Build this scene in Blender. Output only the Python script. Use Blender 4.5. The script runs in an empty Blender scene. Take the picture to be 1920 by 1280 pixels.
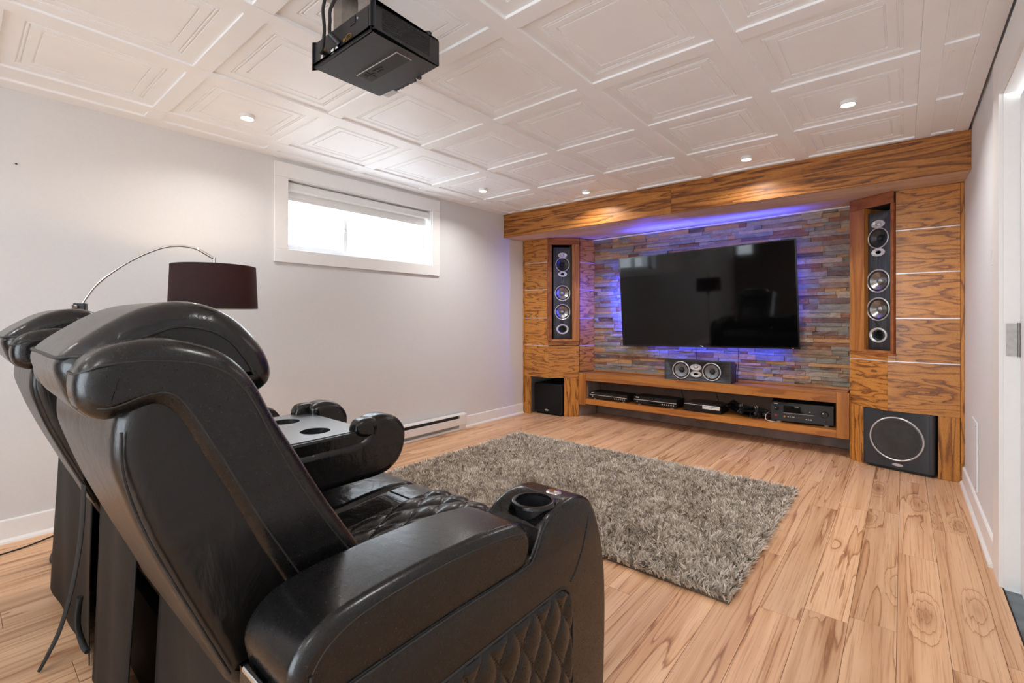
import bpy, bmesh, math, random
import numpy as np
from mathutils import Vector, Matrix

SC = bpy.context.scene
COL = SC.collection
rnd = random.Random(11)
pi = math.pi

# ------------------------------------------------------------------ camera, world, lights, exposure
CAM_YAW = 0.6947
cd = bpy.data.cameras.new('camera')
cd.sensor_width = 36.0
cd.lens = 879.3 / 1920 * 36.0
cd.shift_y = -(640 - 594.9) / 1920
cd.clip_start = 0.02
cam = bpy.data.objects.new('camera', cd)
COL.objects.link(cam)
cam.location = (0, 0, 1.10)
cam.rotation_euler = (pi / 2, 0, CAM_YAW)
SC.camera = cam

SC.view_settings.view_transform = 'Standard'
SC.view_settings.look = 'None'
SC.view_settings.gamma = 1.0
SC.view_settings.use_curve_mapping = False
SC.view_settings.exposure = 0.34
SC.cycles.max_bounces = 10
SC.cycles.diffuse_bounces = 6
SC.cycles.glossy_bounces = 4
SC.cycles.transparent_max_bounces = 8
SC.cycles.sample_clamp_indirect = 6.0
SC.cycles.caustics_reflective = False
SC.cycles.caustics_refractive = False

wd = bpy.data.worlds.new('World')
SC.world = wd
wd.use_nodes = True
bg = wd.node_tree.nodes['Background']
# hazy bright sky above a duller ground
_t = wd.node_tree
_tc = _t.nodes.new('ShaderNodeTexCoord')
_sp = _t.nodes.new('ShaderNodeSeparateXYZ')
_rp = _t.nodes.new('ShaderNodeValToRGB')
_t.links.new(_tc.outputs['Generated'], _sp.inputs[0])
_t.links.new(_sp.outputs[2], _rp.inputs[0])
_rp.color_ramp.elements[0].position = 0.0
_rp.color_ramp.elements[0].color = (0.86, 0.89, 0.92, 1)
_rp.color_ramp.elements[1].position = 0.06
_rp.color_ramp.elements[1].color = (0.93, 0.975, 1.0, 1)
_t.links.new(_rp.outputs[0], bg.inputs[0])
bg.inputs[1].default_value = 8.0


def light(name, kind, loc, power, color, size=0.1, size_y=None, aim=(0, 0, -1), spread=None):
    d = bpy.data.lights.new(name, kind)
    d.energy = power
    d.color = color
    if kind == 'AREA':
        d.shape = 'RECTANGLE' if size_y else 'DISK'
        d.size = size
        if size_y:
            d.size_y = size_y
        if spread:
            d.spread = spread
    else:
        d.shadow_soft_size = size
    o = bpy.data.objects.new(name, d)
    COL.objects.link(o)
    o.location = loc
    o.rotation_euler = Vector(aim).to_track_quat('-Z', 'Y').to_euler()
    return o


DAY = (0.88, 0.94, 1.0)
WARM = (1.0, 0.975, 0.945)
# daylight entering by the left window and by the rear windows, the wide one added
for nm_, loc_, sx_, sy_, aim_ in (('daylight_left', (-3.385, 2.21, 1.84), 0.52, 1.34, (1, 0, 0)), ('daylight_rear', (-3.15, -2.39, 1.95), 0.37, 0.40, (0, 1, 0)),
                                  ('daylight_rear', (-0.795, -2.39, 1.16), 1.91, 1.88, (0, 1, 0))):
    l_ = light(nm_, 'AREA', loc_, 1.0, DAY, sx_, sy_, aim_)
    l_.data.cycles.is_portal = True      # sky comes in through the windows

# ------------------------------------------------------------------ helpers


class MB:
    def __init__(s):
        s.v = []
        s.f = []

    def add(s, vs, fs):
        o = len(s.v)
        s.v += [tuple(p) for p in vs]
        s.f += [tuple(i + o for i in f) for f in fs]
        return s

    def hexa(s, p):  # 8 points: bottom ring 0-3, top ring 4-7
        return s.add(p, [(3, 2, 1, 0), (4, 5, 6, 7), (0, 1, 5, 4), (1, 2, 6, 5), (2, 3, 7, 6), (3, 0, 4, 7)])

    def box(s, x0, x1, y0, y1, z0, z1):
        return s.hexa([(x0, y0, z0), (x1, y0, z0), (x1, y1, z0), (x0, y1, z0),
                       (x0, y0, z1), (x1, y0, z1), (x1, y1, z1), (x0, y1, z1)])

    def fbox(s, fr, u0, u1, d0, d1, z0, z1):  # box in a frame function fr(u, d, z)
        return s.hexa([fr(u0, d0, z0), fr(u1, d0, z0), fr(u1, d1, z0), fr(u0, d1, z0),
                       fr(u0, d0, z1), fr(u1, d0, z1), fr(u1, d1, z1), fr(u0, d1, z1)])

    def prism(s, poly, fn, a, b):  # poly of (p, q); fn(p, q, t)
        n = len(poly)
        vs = [fn(p, q, a) for p, q in poly] + [fn(p, q, b) for p, q in poly]
        fs = [tuple(range(n))[::-1], tuple(range(n, 2 * n))]
        fs += [(i, (i + 1) % n, n + (i + 1) % n, n + i) for i in range(n)]
        return s.add(vs, fs)

    def tube(s, pts, r, n=8, closed=False):
        pts = [Vector(p) for p in pts]
        m = len(pts)
        vs = []
        up = None
        for i in range(m):
            a = pts[(i - 1) % m] if closed or i > 0 else pts[i]
            b = pts[(i + 1) % m] if closed or i < m - 1 else pts[i]
            t = (b - a)
            if t.length < 1e-9:
                t = Vector((0, 0, 1))
            t.normalize()
            if up is None:
                up = Vector((0, 0, 1)) if abs(t.z) < 0.9 else Vector((1, 0, 0))
            x = t.cross(up)
            if x.length < 1e-6:
                x = t.orthogonal()
            x.normalize()
            y = x.cross(t).normalized()
            up = y
            rr = r[i] if isinstance(r, (list, tuple)) else r
            vs += [pts[i] + x * (rr * math.cos(2 * pi * k / n)) + y * (rr * math.sin(2 * pi * k / n)) for k in range(n)]
        fs = []
        for i in range(m if closed else m - 1):
            j = (i + 1) % m
            fs += [(i * n + k, i * n + (k + 1) % n, j * n + (k + 1) % n, j * n + k) for k in range(n)]
        if not closed:
            fs += [tuple(range(n))[::-1], tuple((m - 1) * n + k for k in range(n))]
        return s.add(vs, fs)

    def lathe(s, prof, fn, n=32, sx=1.0, sy=1.0, caps=False):  # prof (r, h); fn(a, b, h): plane axes a, b, axis h
        vs = []
        for r, h in prof:
            vs += [fn(r * sx * math.cos(2 * pi * k / n), r * sy * math.sin(2 * pi * k / n), h) for k in range(n)]
        fs = []
        for i in range(len(prof) - 1):
            fs += [(i * n + k, i * n + (k + 1) % n, (i + 1) * n + (k + 1) % n, (i + 1) * n + k) for k in range(n)]
        if caps and prof[0][0] > 1e-6:
            fs.append(tuple(range(n))[::-1])
        if caps and prof[-1][0] > 1e-6:
            fs.append(tuple((len(prof) - 1) * n + k for k in range(n)))
        return s.add(vs, fs)

    def rext(s, prof, x0, x1, r, seg=4, fn=None):
        """closed (a, b) profile swept from x0 to x1 with rounded rims of radius r"""
        fn = fn or (lambda x, a, b: (x, a, b))
        P = np.array(prof, float)
        area = 0.5 * np.sum(P[:, 0] * np.roll(P[:, 1], -1) - np.roll(P[:, 0], -1) * P[:, 1])
        if area < 0:
            P = P[::-1]
        e = np.roll(P, -1, 0) - P
        e /= np.maximum(np.linalg.norm(e, axis=1, keepdims=True), 1e-9)
        nrm = np.stack([-e[:, 1], e[:, 0]], 1)
        nv = nrm + np.roll(nrm, 1, 0)
        nv /= np.maximum((nv * nv).sum(1, keepdims=True) / 2, 0.7)
        rings = []
        for i in range(seg + 1):
            t = i / seg * pi / 2
            rings.append((x0 + r * (1 - math.cos(t)), r * (1 - math.sin(t))))
        rings += [(x1 - (x - x0), d) for x, d in rings[::-1]]
        n = len(P)
        vs = []
        for x, d in rings:
            Q = P + nv * d
            vs += [fn(x, q[0], q[1]) for q in Q]
        fs = [tuple(range(n))[::-1]]
        m = len(rings)
        for i in range(m - 1):
            fs += [(i * n + k, i * n + (k + 1) % n, (i + 1) * n + (k + 1) % n, (i + 1) * n + k) for k in range(n)]
        fs.append(tuple((m - 1) * n + k for k in range(n)))
        return s.add(vs, fs)

    def grid(s, fn, nu, nv):
        vs = [fn(i / nu, j / nv) for j in range(nv + 1) for i in range(nu + 1)]
        w = nu + 1
        fs = [(j * w + i, j * w + i + 1, (j + 1) * w + i + 1, (j + 1) * w + i) for j in range(nv) for i in range(nu)]
        return s.add(vs, fs)


def cr(pts, k=5, closed=True):
    """Catmull-Rom through pts"""
    P = [np.array(p, float) for p in pts]
    n = len(P)
    out = []
    rng = range(n) if closed else range(n - 1)
    for i in rng:
        g = (lambda j: P[j % n]) if closed else (lambda j: P[min(max(j, 0), n - 1)])
        p0, p1, p2, p3 = g(i - 1), g(i), g(i + 1), g(i + 2)
        for q in range(k):
            t = q / k
            out.append(tuple(0.5 * (2 * p1 + (p2 - p0) * t + (2 * p0 - 5 * p1 + 4 * p2 - p3) * t * t + (3 * p1 - p0 - 3 * p2 + p3) * t ** 3)))
    if not closed:
        out.append(tuple(P[-1]))
    return out


ROOT = {}


def link(o, parent=None):
    COL.objects.link(o)
    if parent is not None:
        o.parent = parent
    return o


def thing(name, label, cat, loc=(0, 0, 0), rz=0.0, group=None):
    o = bpy.data.objects.new(name, None)
    o.empty_display_size = 0.05
    link(o)
    o.location = loc
    o.rotation_euler = (0, 0, rz)
    o['label'] = label
    o['category'] = cat
    if group:
        o['group'] = group
    ROOT[o] = (Matrix.Translation(loc) @ Matrix.Rotation(rz, 4, 'Z')).inverted()
    return o


def mesh(name, mb, mats, smooth=None, fix=True):
    me = bpy.data.meshes.new(name)
    me.from_pydata(mb.v, [], mb.f)
    me.validate()
    if fix:
        bm = bmesh.new()
        bm.from_mesh(me)
        bmesh.ops.recalc_face_normals(bm, faces=bm.faces)
        bm.to_mesh(me)
        bm.free()
    for m in (mats if isinstance(mats, (list, tuple)) else [mats]):
        me.materials.append(m)
    if smooth is not None:
        me.polygons.foreach_set('use_smooth', [True] * len(me.polygons))
        me.set_sharp_from_angle(angle=math.radians(smooth))
    return me


def part(name, mb, mat, parent=None, smooth=None, bevel=None, world=True, label=None, kind=None, fix=True):
    """one mesh object; world-coordinate vertices are moved into the local frame of the parent's thing"""
    if parent is not None and world:
        r = parent
        while r.parent is not None:
            r = r.parent
        M = ROOT.get(r)
        if M is not None:
            mb.v = [tuple(M @ Vector(p)) for p in mb.v]
    o = bpy.data.objects.new(name, mesh(name, mb, mat, smooth, fix))
    link(o, parent)
    if smooth is not None and smooth < 100:
        wn_ = o.modifiers.new('normals', 'WEIGHTED_NORMAL')
        wn_.keep_sharp = True
    if bevel:
        b = o.modifiers.new('bevel', 'BEVEL')
        b.width = bevel
        b.segments = 2
        b.limit_method = 'ANGLE'
        b.angle_limit = math.radians(40)
        if smooth is None:
            o.data.polygons.foreach_set('use_smooth', [True] * len(o.data.polygons))
            o.data.set_sharp_from_angle(angle=math.radians(35))
            b.harden_normals = True
    if label:
        o['label'] = label
    if kind:
        o['kind'] = kind
    return o


def solo(name, mb, mat, label, cat, group=None, **k):
    """a thing that is one mesh: origin at its base centre"""
    A = np.array(mb.v)
    c = ((A[:, 0].min() + A[:, 0].max()) / 2, (A[:, 1].min() + A[:, 1].max()) / 2, A[:, 2].min())
    mb.v = [(p[0] - c[0], p[1] - c[1], p[2] - c[2]) for p in mb.v]
    o = part(name, mb, mat, None, world=False, **k)
    o.location = c
    o['label'] = label
    o['category'] = cat
    if group:
        o['group'] = group
    return o


def struct(name, mb, mat, parent=None, **k):
    o = part(name, mb, mat, parent, world=False, **k)
    if parent is None:
        o['kind'] = 'structure'
    return o


def copy_tree(o, parent=None):
    c = o.copy()
    COL.objects.link(c)
    c.parent = parent
    for ch in list(o.children):
        copy_tree(ch, c)
    return c


def carve(o, cutters):
    """real holes: boolean difference applied at once"""
    dead = []
    for mb in cutters:
        c = bpy.data.objects.new('cut', mesh('cut', mb, o.data.materials[0]))
        COL.objects.link(c)
        c.parent = o.parent
        m = o.modifiers.new('cut', 'BOOLEAN')
        m.operation = 'DIFFERENCE'
        m.solver = 'EXACT'
        m.object = c
        dead.append(c)
    dg = bpy.context.evaluated_depsgraph_get()
    dg.update()
    me = bpy.data.meshes.new_from_object(o.evaluated_get(dg))
    o.modifiers.clear()
    o.data = me
    me.polygons.foreach_set('use_smooth', [True] * len(me.polygons))
    me.set_sharp_from_angle(angle=math.radians(35))
    for c in dead:
        bpy.data.objects.remove(c)


# ------------------------------------------------------------------ materials


class NT:
    def __init__(s, name):
        s.m = bpy.data.materials.new(name)
        s.m.use_nodes = True
        s.t = s.m.node_tree
        s.b = s.t.nodes['Principled BSDF']

    def n(s, kind, **k):
        nd = s.t.nodes.new(kind)
        for a, v in k.items():
            setattr(nd, a, v)
        return nd

    def set(s, nd, **k):
        for a, v in k.items():
            s.put(nd.inputs[a.replace('_', ' ')], v)
        return nd

    def put(s, sock, v):
        if isinstance(v, bpy.types.NodeSocket):
            s.t.links.new(v, sock)
        else:
            sock.default_value = v

    def math(s, op, a, b=0.0, c=0.0):
        nd = s.n('ShaderNodeMath', operation=op)
        s.put(nd.inputs[0], a)
        s.put(nd.inputs[1], b)
        s.put(nd.inputs[2], c)
        return nd.outputs[0]

    def coord(s, scale=(1, 1, 1), rand=0.0, src='Object', noise_warp=0.0):
        tc = s.n('ShaderNodeTexCoord')
        v = tc.outputs[src]
        if rand:
            oi = s.n('ShaderNodeObjectInfo')
            cm = s.n('ShaderNodeCombineXYZ')
            s.put(cm.inputs[0], s.math('MULTIPLY', oi.outputs['Random'], rand))
            s.put(cm.inputs[1], s.math('MULTIPLY', oi.outputs['Random'], rand * 1.7))
            s.put(cm.inputs[2], s.math('MULTIPLY', oi.outputs['Random'], rand * 2.3))
            ad = s.n('ShaderNodeVectorMath', operation='ADD')
            s.put(ad.inputs[0], v)
            s.put(ad.inputs[1], cm.outputs[0])
            v = ad.outputs[0]
        mp = s.n('ShaderNodeMapping')
        s.put(mp.inputs['Vector'], v)
        mp.inputs['Scale'].default_value = scale
        return mp.outputs[0]

    def noise(s, vec, scale=5.0, detail=3.0, rough=0.5, dist=0.0):
        nd = s.n('ShaderNodeTexNoise')
        s.put(nd.inputs['Vector'], vec)
        nd.inputs['Scale'].default_value = scale
        nd.inputs['Detail'].default_value = detail
        nd.inputs['Roughness'].default_value = rough
        nd.inputs['Distortion'].default_value = dist
        return nd.outputs['Fac']

    def ramp(s, fac, stops, interp='LINEAR'):
        nd = s.n('ShaderNodeValToRGB')
        s.put(nd.inputs[0], fac)
        cr_ = nd.color_ramp
        cr_.interpolation = interp
        while len(cr_.elements) < len(stops):
            cr_.elements.new(0.5)
        for e, (p, c) in zip(cr_.elements, stops):
            e.position = p
            e.color = (*c, 1) if len(c) == 3 else c
        return nd.outputs[0]

    def mix(s, fac, a, b, mode='MIX'):
        nd = s.n('ShaderNodeMix', data_type='RGBA', blend_type=mode)
        s.put(nd.inputs[0], fac)
        for sock, v in ((nd.inputs[6], a), (nd.inputs[7], b)):
            if isinstance(v, tuple) and len(v) == 3:
                v = (*v, 1)
            s.put(sock, v)
        return nd.outputs[2]

    def bump(s, h, strength=0.1, dist=0.01):
        nd = s.n('ShaderNodeBump')
        s.put(nd.inputs['Height'], h)
        nd.inputs['Strength'].default_value = strength
        nd.inputs['Distance'].default_value = dist
        s.put(s.b.inputs['Normal'], nd.outputs[0])

    def base(s, col, rough=0.5, metal=0.0, spec=0.5):
        if isinstance(col, tuple) and len(col) == 3:
            col = (*col, 1)
        s.put(s.b.inputs['Base Color'], col)
        s.put(s.b.inputs['Roughness'], rough)
        s.b.inputs['Metallic'].default_value = metal
        s.b.inputs['Specular IOR Level'].default_value = spec
        return s


def plain(name, col, rough=0.5, metal=0.0, spec=0.5, var=0.06, scale=30.0, bump=0.0, bdist=0.002):
    m = NT(name)
    nz = m.noise(m.coord(), scale, 3)
    lo = tuple(c * (1 - var) for c in col)
    hi = tuple(min(1, c * (1 + var)) for c in col)
    m.base(m.ramp(nz, [(0.3, lo), (0.7, hi)]), rough, metal, spec)
    if bump:
        m.bump(nz, bump, bdist)
    return m.m


def emit(name, col, strength):
    m = NT(name)
    m.base((0.8, 0.8, 0.8), 0.5)
    m.b.inputs['Emission Color'].default_value = (*col, 1)
    m.b.inputs['Emission Strength'].default_value = strength
    return m.m


def wood(name, light_c, mid_c, dark_c, stretch, k=9.0, rough=0.42, line=0.30, rand=40.0, fine=1.0, spec=0.4, tone=0.12, wob=0.5, coat=0.0, jag=0.28, thin=False):
    """stretch: (sx, sy, sz), small along the grain"""
    m = NT(name)
    v = m.coord(stretch, rand)
    n1 = m.noise(v, 1.0, 1.5, 0.45, wob)
    v2 = m.coord(tuple(a * 6 for a in stretch), rand)
    n2 = m.noise(v2, 1.0, 4, 0.6)
    ph = m.math('ADD', m.math('MULTIPLY', n1, k), m.math('MULTIPLY', n2, jag))
    knot = None
    if thin:
        vo = m.n('ShaderNodeTexVoronoi')
        wv = m.n('ShaderNodeVectorMath', operation='ADD')
        m.put(wv.inputs[0], m.coord((7.4, 1.9, 1.0), rand))
        cmb = m.n('ShaderNodeCombineXYZ')
        m.put(cmb.inputs[0], m.math('MULTIPLY', n2, 0.35))
        m.put(cmb.inputs[1], m.math('MULTIPLY', n1, 0.5))
        m.put(wv.inputs[1], cmb.outputs[0])
        m.put(vo.inputs['Vector'], wv.outputs[0])
        vo.inputs['Scale'].default_value = 1.0
        sc_ = m.n('ShaderNodeSeparateColor')
        m.put(sc_.inputs[0], vo.outputs['Color'])
        near = m.math('SUBTRACT', 1.0, m.math('MULTIPLY', vo.outputs['Distance'], 2.4))
        near = m.math('MULTIPLY', m.math('MAXIMUM', near, 0.0), m.math('GREATER_THAN', sc_.outputs[0], 0.72))
        ph = m.math('ADD', ph, m.math('MULTIPLY', near, 3.2))
        knot = near
    ring = m.math('FRACT', ph)
    # soft start, sharp end: early and late wood
    if thin:
        col = m.ramp(ring, [(0.0, light_c), (0.55, light_c), (0.86, mid_c), (0.95, dark_c), (1.0, light_c)])
    else:
        col = m.ramp(ring, [(0.0, mid_c), (0.30, light_c), (1.0 - line, mid_c), (0.965, dark_c), (1.0, mid_c)])
    if thin:
        col = m.mix(m.math('POWER', knot, 2.2), col, (0.36, 0.165, 0.075))
        col = m.mix(1.0, col, m.ramp(m.noise(m.coord((stretch[0] * 1.4, stretch[1] * 0.5, 1), rand), 1.0, 2, 0.5), [(0.32, (0.78, 0.70, 0.64)), (0.58, (1, 1, 1))]), 'MULTIPLY')
    v3 = m.coord((170, 2.6, 1) if thin else tuple(a * 22 for a in stretch), rand)
    n3 = m.noise(v3, 1.0, 3, 0.7)
    pores = m.ramp(n3, [(0.36, tuple(c * 0.62 for c in mid_c)), (0.50, (1, 1, 1))])
    col = m.mix(0.45 * fine, col, pores, 'MULTIPLY')
    oi = m.n('ShaderNodeObjectInfo')
    hv = m.n('ShaderNodeHueSaturation')
    m.put(hv.inputs['Color'], col)
    m.put(hv.inputs['Value'], m.math('MULTIPLY_ADD', oi.outputs['Random'], 2 * tone, 1 - tone))
    hv.inputs['Saturation'].default_value = 1.0
    m.base(hv.outputs[0], m.math('MULTIPLY_ADD', n3, 0.16, rough - 0.08), 0, spec)
    m.bump(n3, 0.06, 0.002)
    if coat:
        m.b.inputs['Coat Weight'].default_value = coat
        m.b.inputs['Coat Roughness'].default_value = 0.18
    return m.m


OAK_L, OAK_M, OAK_D = (0.60, 0.265, 0.052), (0.52, 0.205, 0.034), (0.170, 0.056, 0.012)
M = {}
M['oak_h'] = wood('oak_horizontal', OAK_L, OAK_M, OAK_D, (3.0, 3.0, 17.0), 5.5, 0.40, 0.36, wob=0.25, jag=0.5, coat=0.3)
M['oak_v'] = wood('oak_vertical', OAK_L, OAK_M, OAK_D, (18.0, 18.0, 2.0), 5.0, 0.40, 0.4, wob=0.3, jag=0.4)
M['oak_beam'] = wood('oak_beam', (0.50, 0.205, 0.042), (0.38, 0.138, 0.024), (0.13, 0.040, 0.009), (1.3, 4, 17.0), 5, 0.42, 0.42, wob=0.2, jag=0.35)
M['pine_h'] = wood('pine_horizontal', (0.50, 0.205, 0.042), (0.44, 0.165, 0.030), (0.30, 0.098, 0.018), (1.0, 14.0, 14.0), 3.5, 0.42, 0.5, fine=0.5, wob=0.2, coat=0.5)
M['pine_v'] = wood('pine_vertical', (0.52, 0.215, 0.046), (0.46, 0.175, 0.034), (0.32, 0.105, 0.020), (14.0, 14.0, 1.0), 3.5, 0.42, 0.5, fine=0.5, wob=0.2)
M['reddish'] = wood('reddish_rail', (0.36, 0.115, 0.036), (0.30, 0.090, 0.027), (0.22, 0.060, 0.018), (2.0, 2.0, 12.0), 3, 0.42, 0.5, fine=0.4, wob=0.2)
M['soffit'] = wood('soffit_veneer', (0.80, 0.60, 0.45), (0.74, 0.53, 0.38), (0.64, 0.43, 0.29), (0.9, 9.0, 9.0), 3, 0.45, 0.5, fine=0.3, wob=0.2)
M['floor'] = wood('floor_laminate', (0.775, 0.490, 0.290), (0.695, 0.410, 0.225), (0.38, 0.175, 0.080), (11.0, 0.52, 1.0), 5.0, 0.36, 0.42, rand=60, tone=0.085, wob=0.8, fine=0.85, jag=0.30, thin=True)
M['table_wood'] = wood('table_wood', (0.62, 0.40, 0.22), (0.52, 0.31, 0.16), (0.34, 0.19, 0.09), (3, 12, 12), 5, 0.4)

M['wall'] = plain('wall_paint', (0.690, 0.685, 0.680), 0.62, var=0.012, scale=60, bump=0.04, bdist=0.001)
M['wall_rear'] = plain('unseen_wall_dark', (0.20, 0.16, 0.13), 0.7, var=0.05, scale=20)  # unseen wall toned dark to dim what the leather mirrors
M['wall_right'] = plain('wall_paint_right', (0.76, 0.77, 0.79), 0.55, var=0.01, scale=60, bump=0.03, bdist=0.001)
M['trim'] = plain('white_trim_paint', (0.84, 0.835, 0.82), 0.40, var=0.01)
M['ceil'] = plain('ceiling_paint', (0.92, 0.93, 0.935), 0.48, var=0.012, scale=8)
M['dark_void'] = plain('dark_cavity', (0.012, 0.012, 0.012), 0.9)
M['concrete'] = plain('concrete_floor', (0.13, 0.15, 0.16), 0.7, var=0.3, scale=9, bump=0.2)
M['white_plastic'] = plain('white_plastic', (0.80, 0.80, 0.79), 0.35, var=0.01)
M['vinyl'] = plain('window_vinyl', (0.82, 0.84, 0.86), 0.35, var=0.01)
M['heater'] = plain('heater_enamel', (0.78, 0.76, 0.73), 0.38, var=0.01)
M['fin'] = plain('heater_fins', (0.16, 0.15, 0.145), 0.5, 0.4, var=0.3, scale=90)
M['alu'] = plain('silver_strip', (0.72, 0.70, 0.70), 0.32, 0.35, var=0.05)
M['chrome'] = plain('chrome', (0.78, 0.77, 0.76), 0.12, 1.0, var=0.03)
M['steel'] = plain('brushed_steel', (0.34, 0.315, 0.29), 0.38, 0.9, var=0.12, scale=60)
M['silver'] = plain('silver_plastic', (0.62, 0.62, 0.62), 0.30, 0.45, var=0.05)
M['cone_dark'] = plain('cone_graphite', (0.045, 0.047, 0.050), 0.36, 0.2, var=0.15)
M['cone_metal'] = plain('cone_metal', (0.34, 0.33, 0.32), 0.27, 0.85, var=0.2, scale=14)
M['cone_grey'] = plain('cone_grey', (0.20, 0.21, 0.225), 0.42, 0.2, var=0.08)
M['rubber'] = plain('rubber_surround', (0.012, 0.012, 0.013), 0.55)
M['black_gloss'] = plain('black_gloss', (0.008, 0.008, 0.009), 0.18, var=0.1)
M['black_plastic'] = plain('black_plastic', (0.016, 0.016, 0.018), 0.38, var=0.15)
M['black_metal'] = plain('black_metal', (0.022, 0.022, 0.024), 0.42, 0.3, var=0.1)
M['sub_shell'] = plain('subwoofer_shell', (0.030, 0.034, 0.042), 0.40, var=0.08, scale=60)
M['grille_cloth'] = plain('grille_cloth', (0.013, 0.013, 0.014), 0.85, spec=0.2, var=0.3, scale=400, bump=0.2)
M['cable'] = plain('black_cable', (0.012, 0.012, 0.012), 0.5)
M['white_cable'] = plain('white_cable', (0.6, 0.58, 0.55), 0.5)
M['red_cable'] = plain('red_cable', (0.28, 0.02, 0.02), 0.5)
M['brown_paint'] = plain('brown_painted_back', (0.165, 0.095, 0.062), 0.6, var=0.15, scale=6)
M['base_paint'] = plain('grey_base_board', (0.30, 0.235, 0.20), 0.7, var=0.25, scale=7)
M['socket_gold'] = plain('gold_socket', (0.65, 0.42, 0.10), 0.3, 0.9)
M['label_white'] = plain('white_label', (0.75, 0.75, 0.74), 0.5)
M['hide_strap'] = plain('strap_webbing', (0.010, 0.010, 0.010), 0.8)

# ash-black vinyl of the loudspeakers
m = NT('black_ash')
nz = m.noise(m.coord((60, 60, 3)), 1.0, 4, 0.6)
m.base(m.ramp(nz, [(0.35, (0.012, 0.013, 0.016)), (0.62, (0.050, 0.055, 0.066))]), 0.42)
m.bump(nz, 0.15, 0.002)
M['ash'] = m.m
m = NT('black_ash_horizontal')
nz = m.noise(m.coord((3, 60, 60)), 1.0, 4, 0.6)
m.base(m.ramp(nz, [(0.35, (0.012, 0.013, 0.016)), (0.62, (0.050, 0.055, 0.066))]), 0.42)
M['ash_h'] = m.m


def leather(name, col, rough, big=0.22):
    m = NT(name)
    pebble = m.noise(m.coord(), 260, 2, 0.6)
    crease = m.noise(m.coord((1, 1.6, 1)), 9, 4, 0.55, 0.6)
    h = m.math('ADD', m.math('MULTIPLY', pebble, 0.005), m.math('MULTIPLY', crease, big))
    m.base(m.ramp(crease, [(0.3, tuple(c * 0.85 for c in col)), (0.7, tuple(c * 1.2 for c in col))]),
           m.math('MULTIPLY_ADD', pebble, 0.12, rough - 0.06), 0, 0.50)
    m.bump(h, 0.35, 0.02)
    return m.m


M['leather'] = leather('black_leather', (0.0045, 0.0042, 0.0042), 0.26, 0.16)
M['leather_soft'] = leather('black_leather_creased', (0.0045, 0.0042, 0.0042), 0.25, 0.60)
M['leather_back'] = leather('black_leather_back', (0.0062, 0.0052, 0.0047), 0.32, 0.65)
M['thread'] = plain('dark_thread', (0.016, 0.014, 0.0125), 0.6)
M['skirt'] = plain('black_backing_fabric', (0.010, 0.008, 0.0068), 0.60, spec=0.18, var=0.2, scale=12, bump=0.2, bdist=0.01)
M['tray'] = plain('tray_vinyl_sheen', (0.055, 0.060, 0.065), 0.30, var=0.1, scale=50, spec=1.0)  # base lifted from black to carry the window's sheen
M['tray'].node_tree.nodes['Principled BSDF'].inputs['IOR'].default_value = 1.9
M['tray'].node_tree.nodes['Principled BSDF'].inputs['Coat Weight'].default_value = 0.8
M['tray'].node_tree.nodes['Principled BSDF'].inputs['Coat Roughness'].default_value = 0.25

# screen
m = NT('tv_screen')
m.base((0.0020, 0.0020, 0.0024), 0.05, 0, 0.5)
m.b.inputs['IOR'].default_value = 1.42
M['screen'] = m.m
m = NT('window_glass')
g = m.n('ShaderNodeBsdfGlossy')
g.inputs['Roughness'].default_value = 0.02
tr = m.n('ShaderNodeBsdfTransparent')
tr.inputs[0].default_value = (0.94, 0.97, 1.0, 1)
mx = m.n('ShaderNodeMixShader')
mx.inputs[0].default_value = 0.05
m.t.links.new(tr.outputs[0], mx.inputs[1])
m.t.links.new(g.outputs[0], mx.inputs[2])
m.t.links.new(mx.outputs[0], m.t.nodes['Material Output'].inputs[0])
M['glass'] = m.m
M['puck_lens'] = emit('puck_lens', (1.0, 0.88, 0.70), 14.0)
M['bulb'] = emit('bulb', (1.0, 0.72, 0.42), 10.0)
M['led'] = emit('blue_led', (0.05, 0.08, 1.0), 12.0)
M['standby'] = emit('red_standby', (1.0, 0.05, 0.02), 3.0)

# lampshade: cloth that lets some bulb light through
m = NT('shade_cloth')
weave = m.noise(m.coord((1, 1, 2.5)), 180, 2)
m.base(m.ramp(weave, [(0.3, (0.020, 0.017, 0.018)), (0.7, (0.036, 0.030, 0.031))]), 0.8, 0, 0.2)
tl = m.n('ShaderNodeBsdfTranslucent')
tl.inputs[0].default_value = (0.36, 0.105, 0.050, 1)
mx = m.n('ShaderNodeMixShader')
mx.inputs[0].default_value = 0.18
m.t.links.new(m.b.outputs[0], mx.inputs[1])
m.t.links.new(tl.outputs[0], mx.inputs[2])
m.t.links.new(mx.outputs[0], m.t.nodes['Material Output'].inputs[0])
M['shade'] = m.m

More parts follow.
